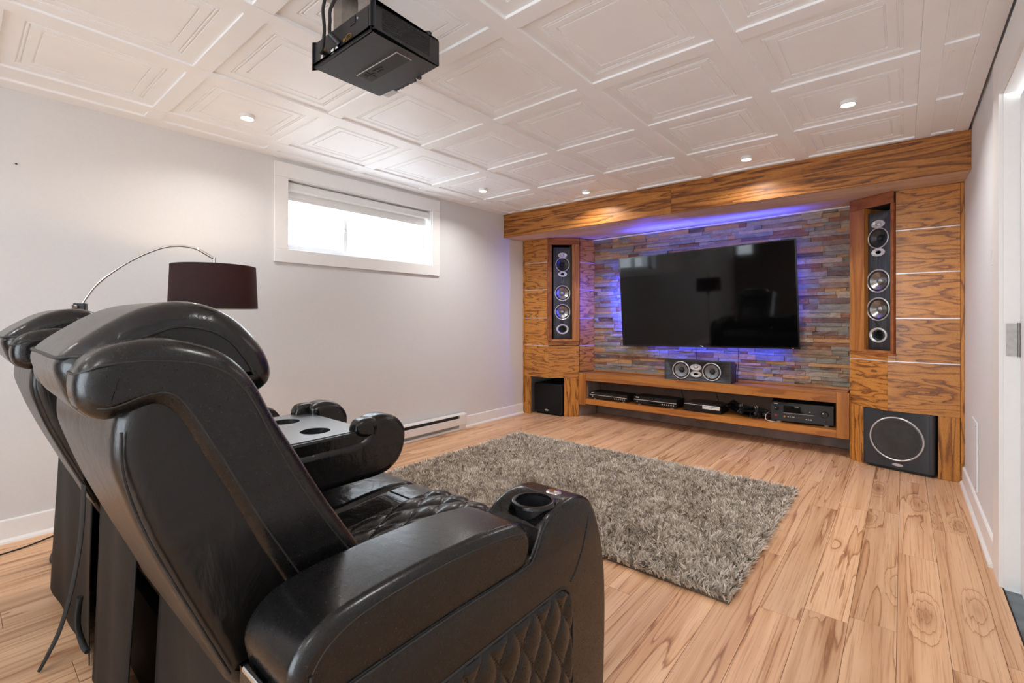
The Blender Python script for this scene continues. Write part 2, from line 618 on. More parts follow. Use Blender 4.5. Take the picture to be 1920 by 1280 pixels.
# slate stones: several kinds, each mottled
SLATE = []
for i, (a, b, c) in enumerate([
    ((0.170, 0.172, 0.150), (0.235, 0.232, 0.200), (0.30, 0.27, 0.210)),
    ((0.130, 0.128, 0.118), (0.190, 0.180, 0.160), (0.25, 0.215, 0.165)),
    ((0.220, 0.205, 0.165), (0.310, 0.280, 0.220), (0.38, 0.31, 0.21)),
    ((0.150, 0.072, 0.042), (0.230, 0.105, 0.052), (0.27, 0.18, 0.12)),
    ((0.360, 0.190, 0.075), (0.430, 0.260, 0.110), (0.28, 0.21, 0.14)),
    ((0.085, 0.055, 0.044), (0.140, 0.092, 0.074), (0.21, 0.14, 0.105)),
    ((0.450, 0.400, 0.300), (0.390, 0.310, 0.205), (0.49, 0.44, 0.36)),
    ((0.180, 0.125, 0.088), (0.260, 0.185, 0.128), (0.33, 0.220, 0.12)),
]):
    a, b, c = [(q_[0] * 1.28, q_[1] * 1.18, q_[2] * 1.06) for q_ in (a, b, c)]
    m = NT('slate')
    v = m.coord((1, 1, 1.6), 30)
    n1 = m.noise(v, 11, 4, 0.6, 0.8)
    n2 = m.noise(v, 60, 4, 0.65)
    col = m.ramp(n1, [(0.30, a), (0.52, b), (0.72, c)])
    col = m.mix(0.5, col, m.ramp(n2, [(0.3, (0.55, 0.55, 0.55)), (0.62, (1, 1, 1))]), 'MULTIPLY')
    m.base(col, 0.55, 0, 0.5)
    m.bump(m.math('ADD', n2, m.math('MULTIPLY', n1, 2.0)), 0.55, 0.008)
    SLATE.append(m.m)
M['mortar'] = plain('dark_stone_joint', (0.04, 0.036, 0.032), 0.9)

# shag pile
m = NT('shag_pile')
at = m.n('ShaderNodeAttribute')
at.attribute_name = 'tone'
col = m.ramp(at.outputs['Fac'], [(0.0, (0.16, 0.125, 0.095)), (0.40, (0.52, 0.445, 0.365)), (0.75, (0.80, 0.73, 0.64)), (1.0, (0.92, 0.88, 0.82))])
m.base(col, 0.85, 0, 0.15)
M['shag'] = m.m
M['rug_back'] = plain('rug_backing', (0.12, 0.10, 0.08), 0.95)
# ------------------------------------------------------------------ room shell
XL, XR, YB, YF = -3.373, 0.315, -2.40, 4.83   # left wall, right wall, rear wall, TV wall
ZC = 2.2226                                   # underside of the ceiling grid
# floor: dark underlay plus laminate boards
fl = struct('floor', MB().box(XL - 0.1, XR + 0.5, YB - 0.1, YF, -0.08, -0.012), M['dark_void'])
W = 0.135
x = -0.016 + W * 3
k = 0
while x > XL:
    x0, x1 = max(x - W, XL - 0.02), min(x, XR - 0.002)
    y = YB - rnd.random() * 1.2
    while y < YF:
        y1 = y + 1.27
        a, b = max(y, YB), min(y1, 4.80)
        if b - a > 0.02 and x1 - x0 > 0.01:
            g = 0.0006
            c = 0.0009
            mb = MB()
            p = [(x0 + g, a + g), (x1 - g, a + g), (x1 - g, b - g), (x0 + g, b - g)]
            q = [(x0 + g + c, a + g + c), (x1 - g - c, a + g + c), (x1 - g - c, b - g - c), (x0 + g + c, b - g - c)]
            mb.add([(*t, -0.012) for t in p] + [(*t, -c * 0.5) for t in p] + [(*t, 0) for t in q],
                   [(3, 2, 1, 0)] + [(i, (i + 1) % 4, 4 + (i + 1) % 4, 4 + i) for i in range(4)]
                   + [(4 + i, 4 + (i + 1) % 4, 8 + (i + 1) % 4, 8 + i) for i in range(4)] + [(8, 9, 10, 11)])
            struct('plank', mb, M['floor'], fl)
        y = y1
    x -= W
struct('landing', MB().box(XR + 0.001, XR + 0.5, 1.6, 3.0, -0.012, -0.006), M['concrete'], fl)

# ceiling: backing, long beams, cross beams, routed panels
ce = struct('ceiling', MB().box(XL - 0.1, XR + 0.1, YB - 0.1, YF, 2.275, 2.33), M['ceil'])
CX = [(-3.090, -2.520), (-2.442, -1.872), (-1.797, -1.235), (-1.152, -0.590), (-0.507, 0.058)]
CXS = [(-3.262, -3.165), (0.132, 0.236)]
CY = [(3.356, 3.862)] + [(3.278 - 0.6452 * i - 0.568, 3.278 - 0.6452 * i) for i in range(9)]
cy_lo = CY[-1][0]
edges = sorted(CX + CXS)
bx = [XL] + [e for c in edges for e in c] + [XR - 0.012]
for i in range(0, len(bx), 2):
    struct('beam', MB().box(bx[i] + (0.0006 if i else 0), bx[i + 1] - 0.0006, YB, 3.905, ZC, 2.276), M['ceil'], ce, bevel=0.002)
PMESH = {}


def panel_mesh(wx, wy, kind):
    key = (round(wx, 3), round(wy, 3), kind)
    if key in PMESH:
        return PMESH[key]
    mb = MB()
    prof = [(0, 0.018), (0, 0.0)]
    if kind == 'full':
        for d in (0.056, 0.068, 0.106):
            prof += [(d, 0.0), (d + 0.0012, 0.005), (d + 0.0062, 0.005), (d + 0.0075, 0.0)]
    elif kind == 'right':
        pass
    vs, fs = [], []
    for d, z in prof:
        vs += [(d, d, z), (wx - d, d, z), (wx - d, wy - d, z), (d, wy - d, z)]
    for r in range(len(prof) - 1):
        fs += [(r * 4 + i, r * 4 + (i + 1) % 4, r * 4 + 4 + (i + 1) % 4, r * 4 + 4 + i) for i in range(4)]
    L = (len(prof) - 1) * 4
    fs.append((L, L + 1, L + 2, L + 3))
    mb.add(vs, fs)
    if kind == 'right':   # narrow border panel: grooves run lengthwise
        for gx in (0.022, 0.033, 0.076):
            mb.box(gx, gx + 0.004, 0.03, wy - 0.03, -0.0015, 0.002)
    PMESH[key] = mesh('panel', mb, M['ceil'])
    return PMESH[key]


for ix, (a, b) in enumerate(CX + CXS):
    for iy, (c, d) in enumerate(CY):
        kind = 'full' if ix < 5 else ('right' if b > 0 else 'plain')
        o = bpy.data.objects.new('panel', panel_mesh(b - a, d - c, kind))
        link(o, ce)
        tilt = rnd.uniform(-0.0015, 0.0015)
        o.location = (a, c, ZC + 0.011 + tilt)
        lo = CY[iy + 1][1] if iy + 1 < len(CY) else c - 0.077
        struct('cross_beam', MB().box(a - 0.0004, b + 0.0004, lo + 0.0006, c - 0.0006, ZC + 0.0012, 2.272), M['ceil'], ce, bevel=0.002)
    struct('cross_beam', MB().box(a, b, 3.864, 3.905, ZC + 0.0005, 2.272), M['ceil'], ce, bevel=0.002)

# left wall with the window opening
WY0, WY1, WZ0, WZ1 = 1.538, 2.882, 1.579, 2.098
wl = MB()
T = 0.26
wl.box(XL - T, XL, YB - T, WY0, -0.05, 2.30).box(XL - T, XL, WY1, YF + 0.1, -0.05, 2.30)
wl.box(XL - T, XL, WY0, WY1, -0.05, WZ0).box(XL - T, XL, WY0, WY1, WZ1, 2.30)
struct('wall_left', wl, M['wall'])
PW = (-1.75, 0.16, 0.22, 2.10)    # wide unseen window added in the rear wall to brighten the room
struct('wall_back', MB().box(XL, -3.335, YB - 0.2, YB, -0.05, 2.3).box(-2.965, PW[0], YB - 0.2, YB, -0.05, 2.3)
       .box(PW[1], XR + 0.2, YB - 0.2, YB, -0.05, 2.3).box(-3.335, -2.965, YB - 0.2, YB, -0.05, 1.75)
       .box(-3.335, -2.965, YB - 0.2, YB, 2.15, 2.3).box(PW[0], PW[1], YB - 0.2, YB, -0.05, PW[2])
       .box(PW[0], PW[1], YB - 0.2, YB, PW[3], 2.3), M['wall_rear'])
# right wall with the door opening
DY0, DY1, DZ = 1.86, 2.742, 2.008
struct('wall_right', MB().box(XR, XR + 0.14, DY1, YF, -0.05, 2.30).box(XR, XR + 0.14, YB - 0.2, DY0, -0.05, 2.30)
       .box(XR, XR + 0.14, DY0, DY1, DZ, 2.30), M['wall_right'])
# TV wall behind the stone
wt = struct('wall_front', MB().box(XL, XR, 4.738, YF + 0.1, 0.492, 2.30).box(XL, XR, 4.815, YF + 0.1, -0.05, 0.4915), M['mortar'])

# stone cladding: courses of split slate, everything the television hides left bare
stones = []
z = 0.505
SX0, SX1 = -2.705, -0.325
while z < 2.0:
    h = rnd.choice([0.022, 0.028, 0.032, 0.036, 0.042, 0.05])
    h = min(h, 2.004 - z)
    if h < 0.008:
        break
    xx = SX0 - rnd.random() * 0.1
    while xx < SX1:
        L = rnd.choice([0.07, 0.11, 0.14, 0.18, 0.22, 0.27, 0.32]) * rnd.uniform(0.85, 1.15)
        a, b = max(xx, SX0), min(xx + L, SX1)
        xx += L
        if b - a < 0.012:
            continue
        if a > -2.16 and b < -0.80 and z > 0.90 and z + h < 1.62:
            continue
        stones.append((a, b, z, z + h))
    z += h
# merge some neighbours of two courses into taller stones is left to the course heights
stones.sort(key=lambda s_: -(s_[1] - s_[0]) * (s_[3] - s_[2]))


def stone_mb(a, b, c, d):
    y = 4.712 + rnd.uniform(-0.014, 0.010)
    g = 0.0008
    n = 3 if b - a > 0.12 else 2
    vs = []
    for j in range(2 if d - c < 0.03 else 3):
        J = 1 if d - c < 0.03 else 2
        for i in range(n + 1):
            edge = i in (0, n) or j in (0, J)
            vs.append((a + g + (b - a - 2 * g) * i / n, y + rnd.uniform(-0.002, 0.0045) + (0.0015 if edge else 0),
                       c + g + (d - c - 2 * g) * j / J))
    J = 1 if d - c < 0.03 else 2
    w = n + 1
    fs = [(j * w + i, j * w + i + 1, (j + 1) * w + i + 1, (j + 1) * w + i) for j in range(J) for i in range(n)]
    ring = [i for i in range(w)] + [(j + 1) * w + n for j in range(J)] + [J * w + n - 1 - i for i in range(n)] + [(J - 1 - j) * w for j in range(J - 1)]
    m0 = len(vs)
    vs += [(vs[r][0], 4.737, vs[r][2]) for r in ring]
    L = len(ring)
    fs += [(ring[(i + 1) % L], ring[i], m0 + i, m0 + (i + 1) % L) for i in range(L)]
    return vs, fs


wts = [4.5, 3.0, 3.6, 3.0, 2.8, 2.4, 2.0, 4.8]
rest = MB()
rest_mat = []
for i, s_ in enumerate(stones):
    vs, fs = stone_mb(*s_)
    mi = rnd.choices(range(8), wts)[0]
    if i < 298:
        struct('stone', MB().add(vs, fs), SLATE[mi], wt)
    else:
        rest.add(vs, fs)
        rest_mat += [mi] * len(fs)
o = bpy.data.objects.new('small_stones', mesh('small_stones', rest, SLATE))
o.data.polygons.foreach_set('material_index', rest_mat)
link(o, wt)
o['kind'] = 'stuff'
# white bead along the top of the stone
struct('trim_1', MB().hexa([(-2.77, 4.690, 1.968), (-0.33, 4.690, 1.998), (-0.33, 4.725, 1.998), (-2.77, 4.725, 1.968),
                            (-2.77, 4.690, 1.980), (-0.33, 4.690, 2.010), (-0.33, 4.725, 2.010), (-2.77, 4.725, 1.980)]), M['trim'], bevel=0.002)

# baseboards
def baseboard(name, frame, u0, u1):
    pr = [(0, 0), (0.026, 0), (0.024, 0.010), (0.016, 0.018), (0.013, 0.020), (0.013, 0.098), (0.011, 0.108), (0.005, 0.112), (0, 0.112)]
    return struct(name, MB().prism(pr, frame, u0, u1), M['trim'], smooth=30)


baseboard('baseboard_left', lambda p, q, t: (XL + p, t, q), YB, 4.232)
baseboard('baseboard_right', lambda p, q, t: (XR - p, t, q), 2.93, 4.30)
baseboard('baseboard_right', lambda p, q, t: (XR - p, t, q), YB, 1.70)
baseboard('baseboard_back', lambda p, q, t: (t, YB + p, q), XL, XR)

# window in the left wall: casing, jamb liner, sliding vinyl sashes
wn = MB()
cs = 0.012
wi = struct('window_1', MB().box(XL - 0.10, XL + 0.002, WY0, WY0 + 0.012, WZ0, WZ1).box(XL - 0.10, XL + 0.002, WY1 - 0.012, WY1, WZ0, WZ1)
            .box(XL - 0.10, XL + 0.002, WY0, WY1, WZ0, WZ0 + 0.012).box(XL - 0.10, XL + 0.002, WY0, WY1, WZ1 - 0.012, WZ1), M['trim'])
for a, b, c, d in ((1.448, 2.966, WZ1 - 0.006, 2.196), (1.448, 2.966, 1.490, WZ0 + 0.006), (1.448, WY0 + 0.006, WZ0 + 0.0055, WZ1 - 0.0055), (WY1 - 0.006, 2.966, WZ0 + 0.0055, WZ1 - 0.0055)):
    struct('casing', MB().box(XL + 0.0005, XL + 0.018, a, b, c, d), M['trim'], wi, bevel=0.003)
fr = MB()
X0, X1 = XL - 0.20, XL - 0.10
for a, b, c, d in ((WY0, WY1, WZ0, WZ0 + 0.030), (WY0, WY1, WZ1 - 0.03, WZ1), (WY0, WY0 + 0.035, WZ0, WZ1), (WY1 - 0.035, WY1, WZ0, WZ1)):
    fr.box(X0, X1, a, b, c, d)
struct('vinyl_frame', fr, M['vinyl'], wi)


def sash(x0, y0, y1, z0, z1, w=0.032):
    s = MB()
    for a, b, c, d in ((y0, y1, z0, z0 + w), (y0, y1, z1 - w, z1), (y0, y0 + w, z0 + w, z1 - w), (y1 - w, y1, z0 + w, z1 - w)):
        s.box(x0, x0 + 0.028, a, b, c, d)
    so = struct('sash', s, M['vinyl'], wi, bevel=0.002)
    struct('pane', MB().box(x0 + 0.012, x0 + 0.016, y0 + w, y1 - w, z0 + w, z1 - w), M['glass'], so)
    return so


s1 = sash(XL - 0.145, WY0 + 0.035, 2.085, WZ0 + 0.03, WZ1 - 0.03)
s2 = sash(XL - 0.185, 2.045, WY1 - 0.035, WZ0 + 0.03, WZ1 - 0.03)
struct('latch', MB().box(XL - 0.117, XL - 0.100, 2.050, 2.070, 1.79, 1.85).box(XL - 0.11, XL - 0.094, 2.044, 2.064, 1.805, 1.825), M['vinyl'], s1, bevel=0.003)
# small rear window mirrored in the television; wide unseen one added for fill light
for nm, (a, b, c, d) in (('window_2', (-3.335, -2.965, 1.75, 2.15)), ('fill_window', PW)):
    f = MB()
    e_ = 0.02 if nm == 'window_2' else 0.05
    for p in ((a, b, c, c + e_), (a, b, d - e_, d), (a, a + e_, c, d), (b - e_, b, c, d)) + (() if nm == 'window_2' else (((a + b) / 2 - 0.02, (a + b) / 2 + 0.02, c, d),)):
        f.box(p[0], p[1], YB - 0.12, YB + 0.012, p[2], p[3])
    w2 = struct(nm, f, M['trim'])
    struct('pane', MB().box(a, b, YB - 0.07, YB - 0.066, c, d), M['glass'], w2)

# roller blind, rolled up under the head of the window
rb = thing('roller_blind', 'white roller blind rolled up at the head of the basement window', 'blind', (XL - 0.04, 2.2, 1.97))
cas = cr([(0.0, 0.0), (0.052, 0.0), (0.060, 0.02), (0.056, 0.052), (0.030, 0.066), (0.0, 0.066)], 3)
part('cassette', MB().rext([(p, q) for p, q in cas], 1.556, 2.862, 0.003, 2, lambda t, p, q: (XL - 0.074 + p, t, 2.016 + q)), M['white_plastic'], rb, smooth=35)
part('fabric', MB().box(XL - 0.050, XL - 0.0485, 1.566, 2.850, 1.968, 2.020), M['white_plastic'], rb)
part('bottom_rail', MB().rext(cr([(0, 0), (0.014, 0), (0.016, 0.012), (0.008, 0.024), (0, 0.016)], 3), 1.564, 2.852, 0.003, 2, lambda t, p, q: (XL - 0.058 + p, t, 1.950 + q)), M['white_plastic'], rb, smooth=35)
for y_ in (1.551, 2.8625):
    part('end_bracket', MB().box(XL - 0.080, XL - 0.010, y_, y_ + 0.0048, 2.010, 2.084), M['white_plastic'], rb)
part('pull_chain', MB().tube([(XL - 0.03, 2.859, 2.02), (XL - 0.03, 2.860, 1.80), (XL - 0.028, 2.858, 1.64), (XL - 0.022, 2.852, 1.612), (XL - 0.016, 2.858, 1.64), (XL - 0.014, 2.86, 1.8), (XL - 0.014, 2.859, 2.02)], 0.0016, 6), M['white_plastic'], rb)

# baseboard heater on the left wall
H0, H1 = 1.86, 3.27
ht = thing('baseboard_heater', 'white electric baseboard heater along the foot of the left wall', 'heater', (XL + 0.04, 2.5, 0.0))
part('back_panel', MB().box(XL + 0.0135, XL + 0.024, H0, H1, 0.012, 0.158), M['heater'], ht)
part('top_cover', MB().prism([(0.014, 0.150), (0.014, 0.160), (0.066, 0.157), (0.070, 0.148), (0.066, 0.148), (0.064, 0.152)], lambda p, q, t: (XL + p, t, q), H0, H1), M['heater'], ht)
part('front_panel', MB().box(XL + 0.066, XL + 0.072, H0, H1, 0.054, 0.120), M['heater'], ht, bevel=0.002)
part('bottom_rail', MB().box(XL + 0.0265, XL + 0.062, H0, H1 - 0.01, 0.004, 0.024), M['heater'], ht, bevel=0.001)
part('end_cap', MB().box(XL + 0.0135, XL + 0.0725, H1 - 0.10, H1 - 0.0005, 0.118, 0.149), M['heater'], ht)
part('end_cap', MB().box(XL + 0.0135, XL + 0.0655, H1 - 0.10, H1 - 0.012, 0.024, 0.054), M['heater'], ht)
part('end_cap', MB().box(XL + 0.0135, XL + 0.0655, H0, H0 + 0.10, 0.024, 0.149), M['heater'], ht)
fm = MB()
yy = H0 + 0.11
while yy < H1 - 0.11:
    fm.box(XL + 0.028, XL + 0.060, yy, yy + 0.002, 0.050, 0.140)
    yy += 0.011
part('heating_fins', fm, M['fin'], ht, kind='stuff')

# door in the right wall
casing = [(XR - 0.0005, DY1 - 0.0), ]
dr = struct('door_1', MB().box(0.3605, 0.398, DY0 + 0.012, DY1 - 0.006, 0.004, DZ - 0.022), M['wall_right'], bevel=0.003)
j = MB().box(XR - 0.001, 0.44, DY1 - 0.0005, DY1 + 0.012, 0.0, DZ).box(XR - 0.001, 0.44, DY0 - 0.012, DY0 + 0.0005, 0.0, DZ).box(XR - 0.001, 0.44, DY0, DY1, DZ - 0.001, DZ + 0.012)
struct('jamb', j, M['trim'], dr)
for a, b, c, d in ((DY1 + 0.004, 2.915, 0.0, 2.19), (1.70, DY0 - 0.004, 0.0, 2.19), (DY0 - 0.004, DY1 + 0.004, DZ + 0.004, 2.19)):
    struct('casing', MB().box(XR - 0.014, XR + 0.0005, a, b, c, d), M['trim'], dr, bevel=0.002)
hg = struct('hinge', MB().box(0.322, 0.3575, DY1 - 0.0035, DY1 - 0.0007, 0.945, 1.075), M['steel'], dr)
struct('hinge_knuckle', MB().tube([(0.357, DY1 - 0.006, 0.942), (0.357, DY1 - 0.006, 1.078)], 0.0045, 10), M['steel'], hg, smooth=40)
hs = MB()
for zz in (0.96, 1.01, 1.06):
    hs.lathe([(0.0001, 0), (0.003, 0), (0.003, 0.001)], lambda a, b, h, zz=zz: (0.340 + a, DY1 - 0.0036 - h, zz + b), 10)
struct('hinge_screw', hs, M['steel'], hg)
struct('threshold', MB().box(XR - 0.004, XR + 0.001, DY0, DY1, -0.012, 0.0012), M['dark_void'], dr)
# access panel and light switch on the right wall
ap = thing('access_panel', 'square white access panel low on the white wall beside the cabinet', 'panel', (XR - 0.006, 3.685, 0.14))
part('cover', MB().box(XR - 0.008, XR - 0.0006, 3.565, 3.81, 0.150, 0.525), M['wall_right'], ap, bevel=0.002)
for z_ in (0.17, 0.505):
    part('screw', MB().lathe([(0.0001, 0.003), (0.004, 0.002), (0.004, 0)], lambda a, b, h: (XR - 0.008 - h, 3.59 + a, z_ + b), 10), M['steel'], ap)
sw = thing('light_switch', 'white rocker light switch plate on the wall near the door casing', 'switch', (XR - 0.004, 2.98, 1.30))
part('plate', MB().box(XR - 0.006, XR - 0.0006, 2.945, 3.020, 1.305, 1.430), M['white_plastic'], sw, bevel=0.002)
part('rocker', MB().prism([(0.006, 1.335), (0.013, 1.335), (0.008, 1.367), (0.011, 1.40), (0.006, 1.40)], lambda p, q, t: (XR - p, t, q), 2.966, 2.999), M['white_plastic'], sw)
# small dark nail left in the left wall
nl = MB().lathe([(0.0001, 0.006), (0.004, 0.005), (0.004, 0.0)], lambda a, b, h: (XL + h + 0.0003, 0.212 + a, 1.86 + b), 10)
solo('wall_anchor', nl, M['black_plastic'], 'tiny dark screw anchor left in the bare left wall', 'anchor')

# ------------------------------------------------------------------ surface puck lights on the ceiling panels
def puck(xy, label, grp='small round ceiling lights', power=5.5):
    t = thing('ceiling_light', label, 'light', (xy[0], xy[1], ZC + 0.000), 0, grp)
    part('rim', MB().lathe([(0.030, 0.022), (0.036, 0.020), (0.038, 0.0), (0.033, -0.004), (0.029, 0.0)], lambda a, b, h: (a, b, h - 0.006), 28), M['white_plastic'], t, smooth=35, world=False)
    part('lens', MB().lathe([(0.0001, -0.0035), (0.020, -0.0025), (0.029, 0.0005), (0.029, 0.004)], lambda a, b, h: (a, b, h - 0.006), 28), M['puck_lens'], t, smooth=60, world=False)
    light('puck_glow', 'AREA', (xy[0], xy[1], ZC - 0.012), power, WARM, 0.05, None, (0, 0, -1), math.radians(145))


puck((-2.825, 1.07), 'round ceiling light in the panel over the floor lamp, nearest the left wall', power=3.5)
puck((-2.850, 3.02), 'round ceiling light just right of the roller blind window')
puck((-2.180, 3.65), 'round ceiling light near the left end of the wooden bulkhead')
puck((-0.850, 3.61), 'round ceiling light near the middle of the wooden bulkhead')
puck((-0.220, 3.02), 'round ceiling light nearest the right wall')
for i_, xy in enumerate([(-0.22, 1.06), (-2.80, -0.87), (-0.22, -0.87), (-1.50, -1.55)]):  # unseen fill lamps without fixtures, added to brighten the room
    light('fill_lamp', 'AREA', (xy[0], xy[1], ZC - 0.004), (5.0, 3.0, 4.0, 4.0)[i_], WARM, 0.06, None, (0, 0, -1))

# ------------------------------------------------------------------ oak bulkhead over the TV wall
bk = thing('bulkhead', 'long oak bulkhead boxed in under the ceiling above the television wall', 'bulkhead', (-1.5, 4.3, 1.97))
YBK = 3.9045


def zb(x):  # underside of the fascia, slightly out of level
    return 1.972 + (x - XL) / (XR - XL) * 0.014


for a, b in ((XL + 0.001, -1.5058), (-1.5040, XR - 0.001)):
    part('fascia_board', MB().hexa([(a, YBK, zb(a)), (b, YBK, zb(b)), (b, YBK + 0.018, zb(b)), (a, YBK + 0.018, zb(a)),
                                    (a, YBK, 2.2218), (b, YBK, 2.2218), (b, YBK + 0.018, 2.2218), (a, YBK + 0.018, 2.2218)]), M['oak_beam'], bk, bevel=0.0012)
    za, zb_ = zb(a) + 0.001, zb(b) + 0.001
    ea, eb = 1.984 + (a - XL) / 3.69 * 0.030, 1.984 + (b - XL) / 3.69 * 0.030
    part('soffit_panel', MB().hexa([(a, YBK + 0.0185, za), (b, YBK + 0.0185, zb_), (b, 4.734, eb), (a, 4.734, ea),
                                    (a, YBK + 0.0185, za + 0.012), (b, YBK + 0.0185, zb_ + 0.012), (b, 4.734, eb + 0.012), (a, 4.734, ea + 0.012)]), M['soffit'], bk)
part('cap_strip', MB().box(XL + 0.001, XR - 0.001, YBK - 0.006, YBK - 0.0005, 2.206, 2.2216), M['oak_beam'], bk, bevel=0.001)
for px_, py_ in ((-2.62, 4.23), (-0.45, 4.22)):
    part('light_hole', MB().lathe([(0.0001, -0.004), (0.012, -0.004), (0.016, 0.003)], lambda a, b, h, px_=px_, py_=py_: (px_ + a, py_ + b, 1.9785 + (px_ + 3.4) * 0.0075 + h), 20), M['black_plastic'], bk)

# ------------------------------------------------------------------ oak speaker cabinets either side
ZL = [1.715, 1.410, 1.092, 0.785, 0.430]     # silver strips and the top of the kick opening


def cabinet(side):
    left = side == 'left'
    S = Vector((-3.018, 4.25, 0)) if left else Vector((-0.083, 4.31, 0))
    I = Vector((-2.766, 4.48, 0)) if left else Vector((-0.318, 4.49, 0))
    top = 1.976 if left else 1.998
    t = (I - S).normalized()
    L = (I - S).length
    n = Vector((-t.y, t.x, 0)) if left else Vector((t.y, -t.x, 0))   # into the cabinet
    if n.y < 0:
        n = -n
    A = lambda u, d, z: tuple(S + t * u + n * d + Vector((0, 0, z)))    # angled face
    xo = XL + 0.0005 if left else XR - 0.0005
    sg = -1 if left else 1                         # direction from the seam to the room's side wall
    yo = S.y
    O = lambda u, d, z: (S.x + sg * u, yo + d, z)  # outer face
    Lo = abs(xo - S.x)
    post = 0.020
    Bk = Vector((-2.700, 4.734, 0)) if left else Vector((-0.330, 4.734, 0))
    t2 = (Bk - I).normalized()
    n2 = Vector((-t2.y, t2.x, 0)) * (1 if left else -1)
    L2 = (Bk - I).length
    R = lambda u, d, z: tuple(I + t2 * u + n2 * d + Vector((0, 0, z)))  # return face beside the stone
    c = thing('speaker_cabinet', 'tall oak speaker cabinet by the left wall with a small dark subwoofer in its foot' if left
              else 'tall oak speaker cabinet by the right wall with a large subwoofer in its foot', 'cabinet',
              ((S.x + I.x) / 2, 4.5, 0), 0, 'oak speaker cabinets')
    T = 0.016
    zs = [top - 0.001] + ZL
    # outer face: five panels and four strips
    for i in range(5):
        z1, z0 = zs[i] - (0.004 if i else 0), zs[i + 1] + (0.004 if i < 4 else 0)
        us = 0.0005 if left or i == 4 else 0.045
        if i == 3 and not left:
            part('panel', MB().fbox(O, 0.0005, 0.0445, 0, T, z0, 0.829), M['oak_h'], c, bevel=0.001)
        part('panel', MB().fbox(O, us, Lo - post, 0, T, z0, z1), M['oak_h'], c, bevel=0.001)
        if i < 4:
            part('silver_strip', MB().fbox(O, us if i < 3 else 0.0005, Lo - post, 0.002, T, zs[i + 1] - 0.0035, zs[i + 1] + 0.0035), M['alu'], c)
    part('corner_post', MB().fbox(O, Lo - post + 0.0005, Lo, -0.006, 0.03, 0.125, top - 0.001), M['oak_v'], c, bevel=0.003)
    # return face beside the stone
    if left:
        zr = zs[:4] + [0.785, 0.502]
        for i in range(5):
            z1, z0 = zr[i] - (0.004 if i else 0), zr[i + 1] + (0.004 if i < 4 else 0)
            part('side_panel', MB().fbox(R, 0.017, L2, 0.0, T, z0, z1), M['oak_h'], c, bevel=0.001)
            if i < 4:
                part('silver_strip', MB().fbox(R, 0.017, L2, 0.002, T, zr[i + 1] - 0.0035, zr[i + 1] + 0.0035), M['alu'], c)
        part('base_board', MB().fbox(R, 0.017, L2 + 0.02, 0.012, 0.024, 0.001, 0.501), M['base_paint'], c)
    else:
        part('side_panel', MB().fbox(R, 0.017, L2, 0.0, T, 0.001, top - 0.001), M['oak_h'], c)
    # angled face: framed speaker bay
    u0, u1 = (0.035, 0.262) if left else (-0.027, 0.168)
    Le = L + 0.001 if left else L - 0.010
    b0, b1 = 0.862, 1.903 if left else 1.914
    P = -0.030 if left else -0.012               # the frame stands proud
    a0 = -0.012 if left else -0.047
    part('frame_stile', MB().fbox(A, u1, Le, P, 0.0, 0.842, b1), M['pine_v'], c, bevel=0.002)
    part('frame_edge', MB().fbox(A, a0, u0 - 0.0305 if left else u0 - 0.0065, P, 0.0, 0.842, b1), M['reddish'], c, bevel=0.0015)
    part('frame_rail', MB().fbox(A, a0, Le, P, 0.0, b1 + 0.0005, top - 0.002), M['reddish'], c, bevel=0.0015)
    part('frame_sill', MB().fbox(A, u0 - 0.022, Le, P - 0.003, 0.02, 0.830, 0.8415), M['reddish'], c, bevel=0.0015)
    # bay lining
    D = 0.265
    part('bay_side', MB().fbox(A, u0 - 0.030 if left else u0 - 0.006, u0 - 0.0005, P + 0.0005, D, 0.842, b1), M['reddish'], c)  # reddish board colour; in the left reveal it carries the purple light
    part('bay_side', MB().fbox(A, u1, u1 + 0.012, 0.0005, D, 0.842, b1), M['pine_v'], c)
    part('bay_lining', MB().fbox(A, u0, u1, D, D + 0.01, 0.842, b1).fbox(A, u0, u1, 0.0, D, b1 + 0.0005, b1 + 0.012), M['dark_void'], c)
    part('bay_floor', MB().fbox(A, u0, u1, P + 0.002, D, 0.8425, 0.8605), M['pine_h'], c)
    # band under the bay, lower panel, legs
    part('panel', MB().fbox(A, 0.0005, L, 0.0, T, 0.789, 0.8295), M['oak_h'], c, bevel=0.001)
    part('silver_strip' if not left else 'dark_strip', MB().fbox(A, 0.0005, L, 0.002, T, 0.7815, 0.7885), M['alu'] if not left else M['dark_void'], c)
    part('panel', MB().fbox(A, 0.0005, L, 0.0, T, 0.430, 0.781), M['oak_h'], c, bevel=0.001)
    ui = 0.178 if left else 0.170
    part('leg_panel', MB().fbox(A, ui, L, 0.0, T, 0.001, 0.4295), M['oak_v'], c, bevel=0.001)
    lo = Lo - (3.373 - 3.268) if left else 0.268
    part('leg_panel', MB().fbox(O, lo, Lo - (0.028 if left else 0.022), 0.0, T, 0.001, 0.4295), M['oak_v'], c, bevel=0.001)
    part('foot_block', MB().fbox(O, Lo - (0.028 if left else 0.022) + 0.0005, Lo - 0.002, 0.002, T, 0.001, 0.1245), M['oak_v'], c)
    # dark lining of the foot opening
    k0, k1 = (-3.30, -2.86) if left else (-0.245, 0.300)
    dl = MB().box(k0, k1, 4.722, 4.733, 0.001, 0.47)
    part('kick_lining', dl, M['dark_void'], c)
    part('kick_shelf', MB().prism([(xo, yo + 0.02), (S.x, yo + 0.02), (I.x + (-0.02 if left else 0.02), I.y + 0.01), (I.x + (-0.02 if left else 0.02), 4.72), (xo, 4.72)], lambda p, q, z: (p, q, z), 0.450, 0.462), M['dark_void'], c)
    return A, P


AL, _ = cabinet('left')
AR, _ = cabinet('right')
# ------------------------------------------------------------------ floating media shelf
def zt(x):   # the shelf rises slightly to the right
    return 0.489 + (x + 2.762) * 0.0080


